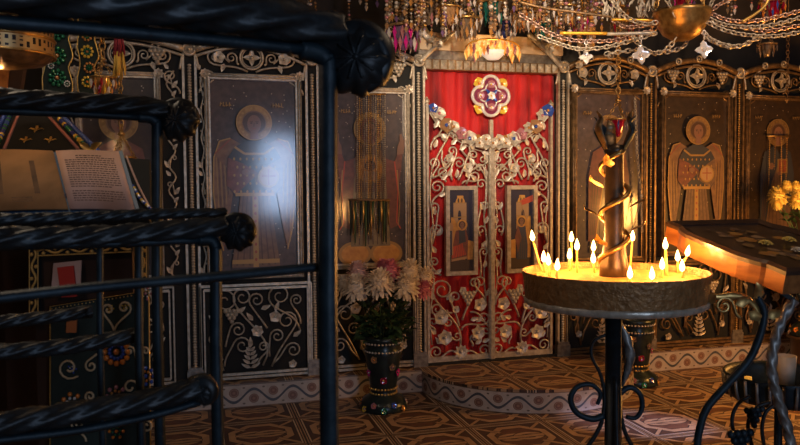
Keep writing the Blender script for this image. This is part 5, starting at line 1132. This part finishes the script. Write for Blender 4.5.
# pierced brass drum lamp at the top left
c = dp(3, 42, 3.0); R_ = .19; t = thing('drum_lamp', 'pierced brass drum lamp with two rows of openwork at the top left', 'hanging lamp', tuple(c))
mb = MB(); n = 64; z0, z1 = -.055, .075
for i in range(n+1):
    a = 2*PI*i/n; k = mb.add([c+V((R_*math.cos(a), R_*math.sin(a), z0)), c+V((R_*math.cos(a), R_*math.sin(a), z1))], []); mb.uv[k] = (i/n, 0); mb.uv[k+1] = (i/n, 1)
for i in range(n): mb.f.append((2*i, 2*i+2, 2*i+3, 2*i+1)); mb.m.append(0); mb.sm.append(True)
mb.build('pierced_band', M['meander'], t)
mb = MB()
for z in (z0, (z0+z1)/2, z1): mb.tube([c+V((R_*1.01*math.cos(2*PI*k/48), R_*1.01*math.sin(2*PI*k/48), z)) for k in range(48)], .006, 6, closed=True)
mb.build('rim', M['brass'], t)
mb = MB(); mb.lathe([(R_*.98, z0), (R_*.8, z0-.03), (R_*.3, z0-.05), (.0, z0-.055)], c, 40, caps=False); mb.build('bottom_dish', M['bronze'], t)
l = bpy.data.lights.new('drum_light', 'POINT'); l.energy = 5; l.color = (1, .5, .16); l.shadow_soft_size = .03; lo = bpy.data.objects.new('drum_light', l); COL.objects.link(lo); lo.parent = t; lo.location = (-.02, 0, -.10)
mb = MB()
for k in range(3): a = 2*PI*k/3; chain(mb, [c+V((R_*math.cos(a), R_*math.sin(a), z1)), c+V((0, 0, .5))], .035, .005)
mb.tube([c+V((0, 0, .5)), V((c.x, c.y, CE))], .005, 5); mb.build('chain', M['brass'], t)
# embroidered hangings
def banner(label, x0, x1, y0, y1, D_, fl):
    a = dp((x0+x1)/2, y0, D_); t = thing('embroidered_hanging', label, 'hanging', tuple(a), 'embroidered hangings on the left')
    mb = MB(); w_ = (x1-x0); P = []
    for i in range(9): P.append(dp(x0+(1.5*math.sin(i*1.7) if i else 0), y0+(y1-y0)*i/8, D_))
    for i in range(8, -1, -1): P.append(dp(x1+(2.5*math.sin(i*2.1)), y0+(y1-y0)*i/8, D_))
    mb.prism(P, FXH*.01); mb.build('cloth', M['cloth'], t)
    mb = MB(); mb.tube(catmull([p-FXH*.006 for p in P], 3, True), .0042, 5, closed=True); mb.build('gold_cord', M['gold'], t)
    mb = MB(); u_ = dp((x0+x1)/2, y0, D_); mb.tube([u_, V((u_.x, u_.y, CE))], .003, 5); mb.bar(dp(x0, y0, D_), dp(x1, y0, D_), .012, .012); mb.build('hanging_rod', M['bronze'], t)
    for j, (px, py, r, c1, c2) in enumerate(fl):
        mb = MB(); c = dp(px, py, D_)-FXH*.012
        for k in range(9):
            aa = 2*PI*k/9; mb.ball(c+RXH*(r*.75*math.cos(aa))+V((0, 0, r*.75*math.sin(aa))), r*.24, 0, 6, 4); mb.ball(c+RXH*(r*.4*math.cos(aa))+V((0, 0, r*.4*math.sin(aa))), r*.14, 1, 6, 4)
        mb.ball(c, r*.22, 2, 6, 4); mb.build('bead_rosette', [M[c1], M['green'], M[c2]], t)
banner('dark green embroidered hanging with green bead rosettes beside the drum lamp', 44, 71, 18, 96, 4.2, [(58, 32, .055, 'green', 'amber'), (58, 56, .055, 'green', 'amber'), (58, 78, .055, 'green', 'amber'), (71, 33, .02, 'white', 'white'), (52, 66, .02, 'white', 'rose'), (68, 84, .02, 'white', 'white')])
banner('dark embroidered hanging with gold rosettes left of the red and yellow tassel', 79, 97, 18, 96, 4.25, [(88, 36, .035, 'amber', 'yellow'), (88, 52, .04, 'yellow', 'amber'), (90, 68, .035, 'amber', 'green'), (88, 82, .035, 'yellow', 'orange')])
c = dp(119, 28, 3.8); t = thing('tassel', 'long tassel with dark red strands above and yellow strands below', 'tassel', tuple(c)); rr = random.Random(6)
a_, b_, e_ = dp(119, 36, 3.8), dp(119, 56, 3.8), dp(119, 76, 3.8)
for nm, p, q, n, m_, r in (('red_fringe', a_, b_, 20, mat('red_thread', (.22, .012, .02), 0, .8), .028), ('yellow_fringe', b_, e_, 18, mat('yellow_thread', (.55, .33, .05), 0, .8), .036)):
    mb = MB()
    for i in range(n):
        an = 2*PI*i/n; s_ = r*rr.uniform(.3, 1); mb.tube([p+V((s_*.6*math.cos(an), s_*.6*math.sin(an), .02)), q+V((s_*1.1*math.cos(an), s_*1.1*math.sin(an), rr.uniform(-.02, .03)))], [.006, .004], 5)
    o = mb.build(nm, m_, t); o['kind'] = 'stuff'
mb = MB(); mb.lathe([(.0, .05), (.02, .04), (.03, .015), (.022, -.01), (.0, -.012)], a_, 14); mb.build('knot', M['brass'], t); mb = MB(); mb.tube([a_+V((0, 0, .04)), V((a_.x, a_.y, CE))], .004, 5); mb.build('cord', M['gold'], t)

# ---------------------------------------------------------------- chandelier with swagged chains
DC = 4.5; cc = dp(682, 20, DC); cr = 27/F*DC
t = thing('chandelier', 'brass bowl chandelier draped with silver chains in front of the right icons', 'chandelier', tuple(cc))
mb = MB(); mb.lathe([(.0, -.125), (cr*.35, -.12), (cr*.68, -.085), (cr*.92, -.02), (cr, .03), (cr*1.05, .04), (cr*1.02, .055), (cr*.93, .05), (cr*.6, .02), (.0, .01)], cc, 36); mb.build('bowl', M['brass'], t)
def cpx(pts, dd=0.): return catmull([dp(p[0], p[1], DC+dd+(p[2] if len(p) > 2 else 0)) for p in pts], 8)
SW = [([(606, -8), (618, 8), (628, 18), (645, 24), (657, 22)], -.08), ([(664, -8), (670, 6), (676, 17)], -.12), ([(520, 14), (535, 24), (550, 33), (572, 40), (605, 41), (635, 36), (656, 28)], .1), ([(538, 36), (560, 44), (580, 49), (606, 47), (630, 41), (656, 33)], .0), ([(632, 36), (642, 47), (655, 53), (668, 48), (676, 38)], -.05), ([(612, 20), (625, 27), (640, 26), (657, 24)], .15),
      ([(704, 16), (722, 24), (745, 27), (772, 25), (806, 16)], .0), ([(703, 20), (724, 30), (748, 35), (775, 36), (806, 31)], -.08), ([(708, 12), (728, 20), (752, 21), (780, 16), (806, 9)], .12), ([(702, 28), (708, 37), (722, 44), (738, 46), (752, 41), (764, 34)], -.03), ([(701, 31), (712, 41), (730, 47), (746, 44), (758, 37)], .06), ([(716, -8), (710, 6), (702, 17)], .0), ([(740, -8), (722, 3), (706, 14)], .1), ([(688, 38), (684, 46), (672, 51), (660, 52)], .05), ([(742, 27), (765, 31), (785, 28), (806, 24)], .1), ([(655, 55), (640, 50), (620, 52), (605, 54)], .0)]
for pts, dd in SW:
    mb = MB(); chain(mb, cpx(pts, dd), .029, .0048); mb.build('chain', M['silver'] if dd < .1 else mat('rose_silver', (.62, .42, .34), .8, .35) if 'rose_silver' not in bpy.data.materials else bpy.data.materials['rose_silver'], t)
for pts, m_, r in (([(560, 33), (607, 33.5)], 'goldbar', .010), ([(612, 19.5), (658, 20.5)], 'goldbar', .009), ([(607, 34), (656, 33)], 'silver2', .011), ([(742, 22), (758, 12), (766, 4), (770, -6)], 'gold', .009), ([(520, 2), (545, 8), (575, 12), (612, 17)], 'bronze', .008)):
    mb = MB(); mb.tube(cpx(pts, .05), r, 8); mb.build('arm', M[m_], t)
for px, py, dd, r in ((641, 55, -.1, .058), (704, 49.5, -.05, .056), (586, 57, .1, .045)):
    mb = MB(); c = dp(px, py, DC+dd)
    for k in range(4):
        a = k*PI/2+.1; d = RT*math.cos(a)+UP*math.sin(a); mb.leaf(c, d, -fw, r, r*.8, 0, .12); mb.leaf(c, d, fw, r, r*.8, 0, .12)
    mb.ball(c, r*.28, 0, 8, 6); chain(mb, [c+V((0, 0, r)), c+V((0, 0, r+.06))], .02, .0035); mb.build('quatrefoil_pendant', M['white'], t)
for (x0, x1, y0, y1, s_) in ((602, 622, -4, 18, 1), (632, 656, -4, 16, 2)):
    mb = MB(); rr = random.Random(s_)
    for i in range(34):
        px = rr.uniform(x0, x1); py = rr.uniform(y0, y1-5); p = dp(px, py, DC+.5+rr.uniform(-.05, .05)); q = p-UP*.05+RT*rr.uniform(-.03, .03); mb.leaf(p, q-p, -fw+V((rr.uniform(-1, 1), 0, rr.uniform(-1, 1))), .06, .016)
    o = mb.build('silver_tinsel', M['silver2'], t); o['kind'] = 'stuff'
mb = MB(); 
for k in range(3):
    a = 2*PI*k/3+.7; chain(mb, [cc+V((cr*math.cos(a), cr*math.sin(a), .05)), V((cc.x, cc.y, cc.z+.75))], .03, .004)
mb.tube([V((cc.x, cc.y, cc.z+.75)), V((cc.x, cc.y, CE))], .008, 6); mb.build('suspension', M['brass'], t)
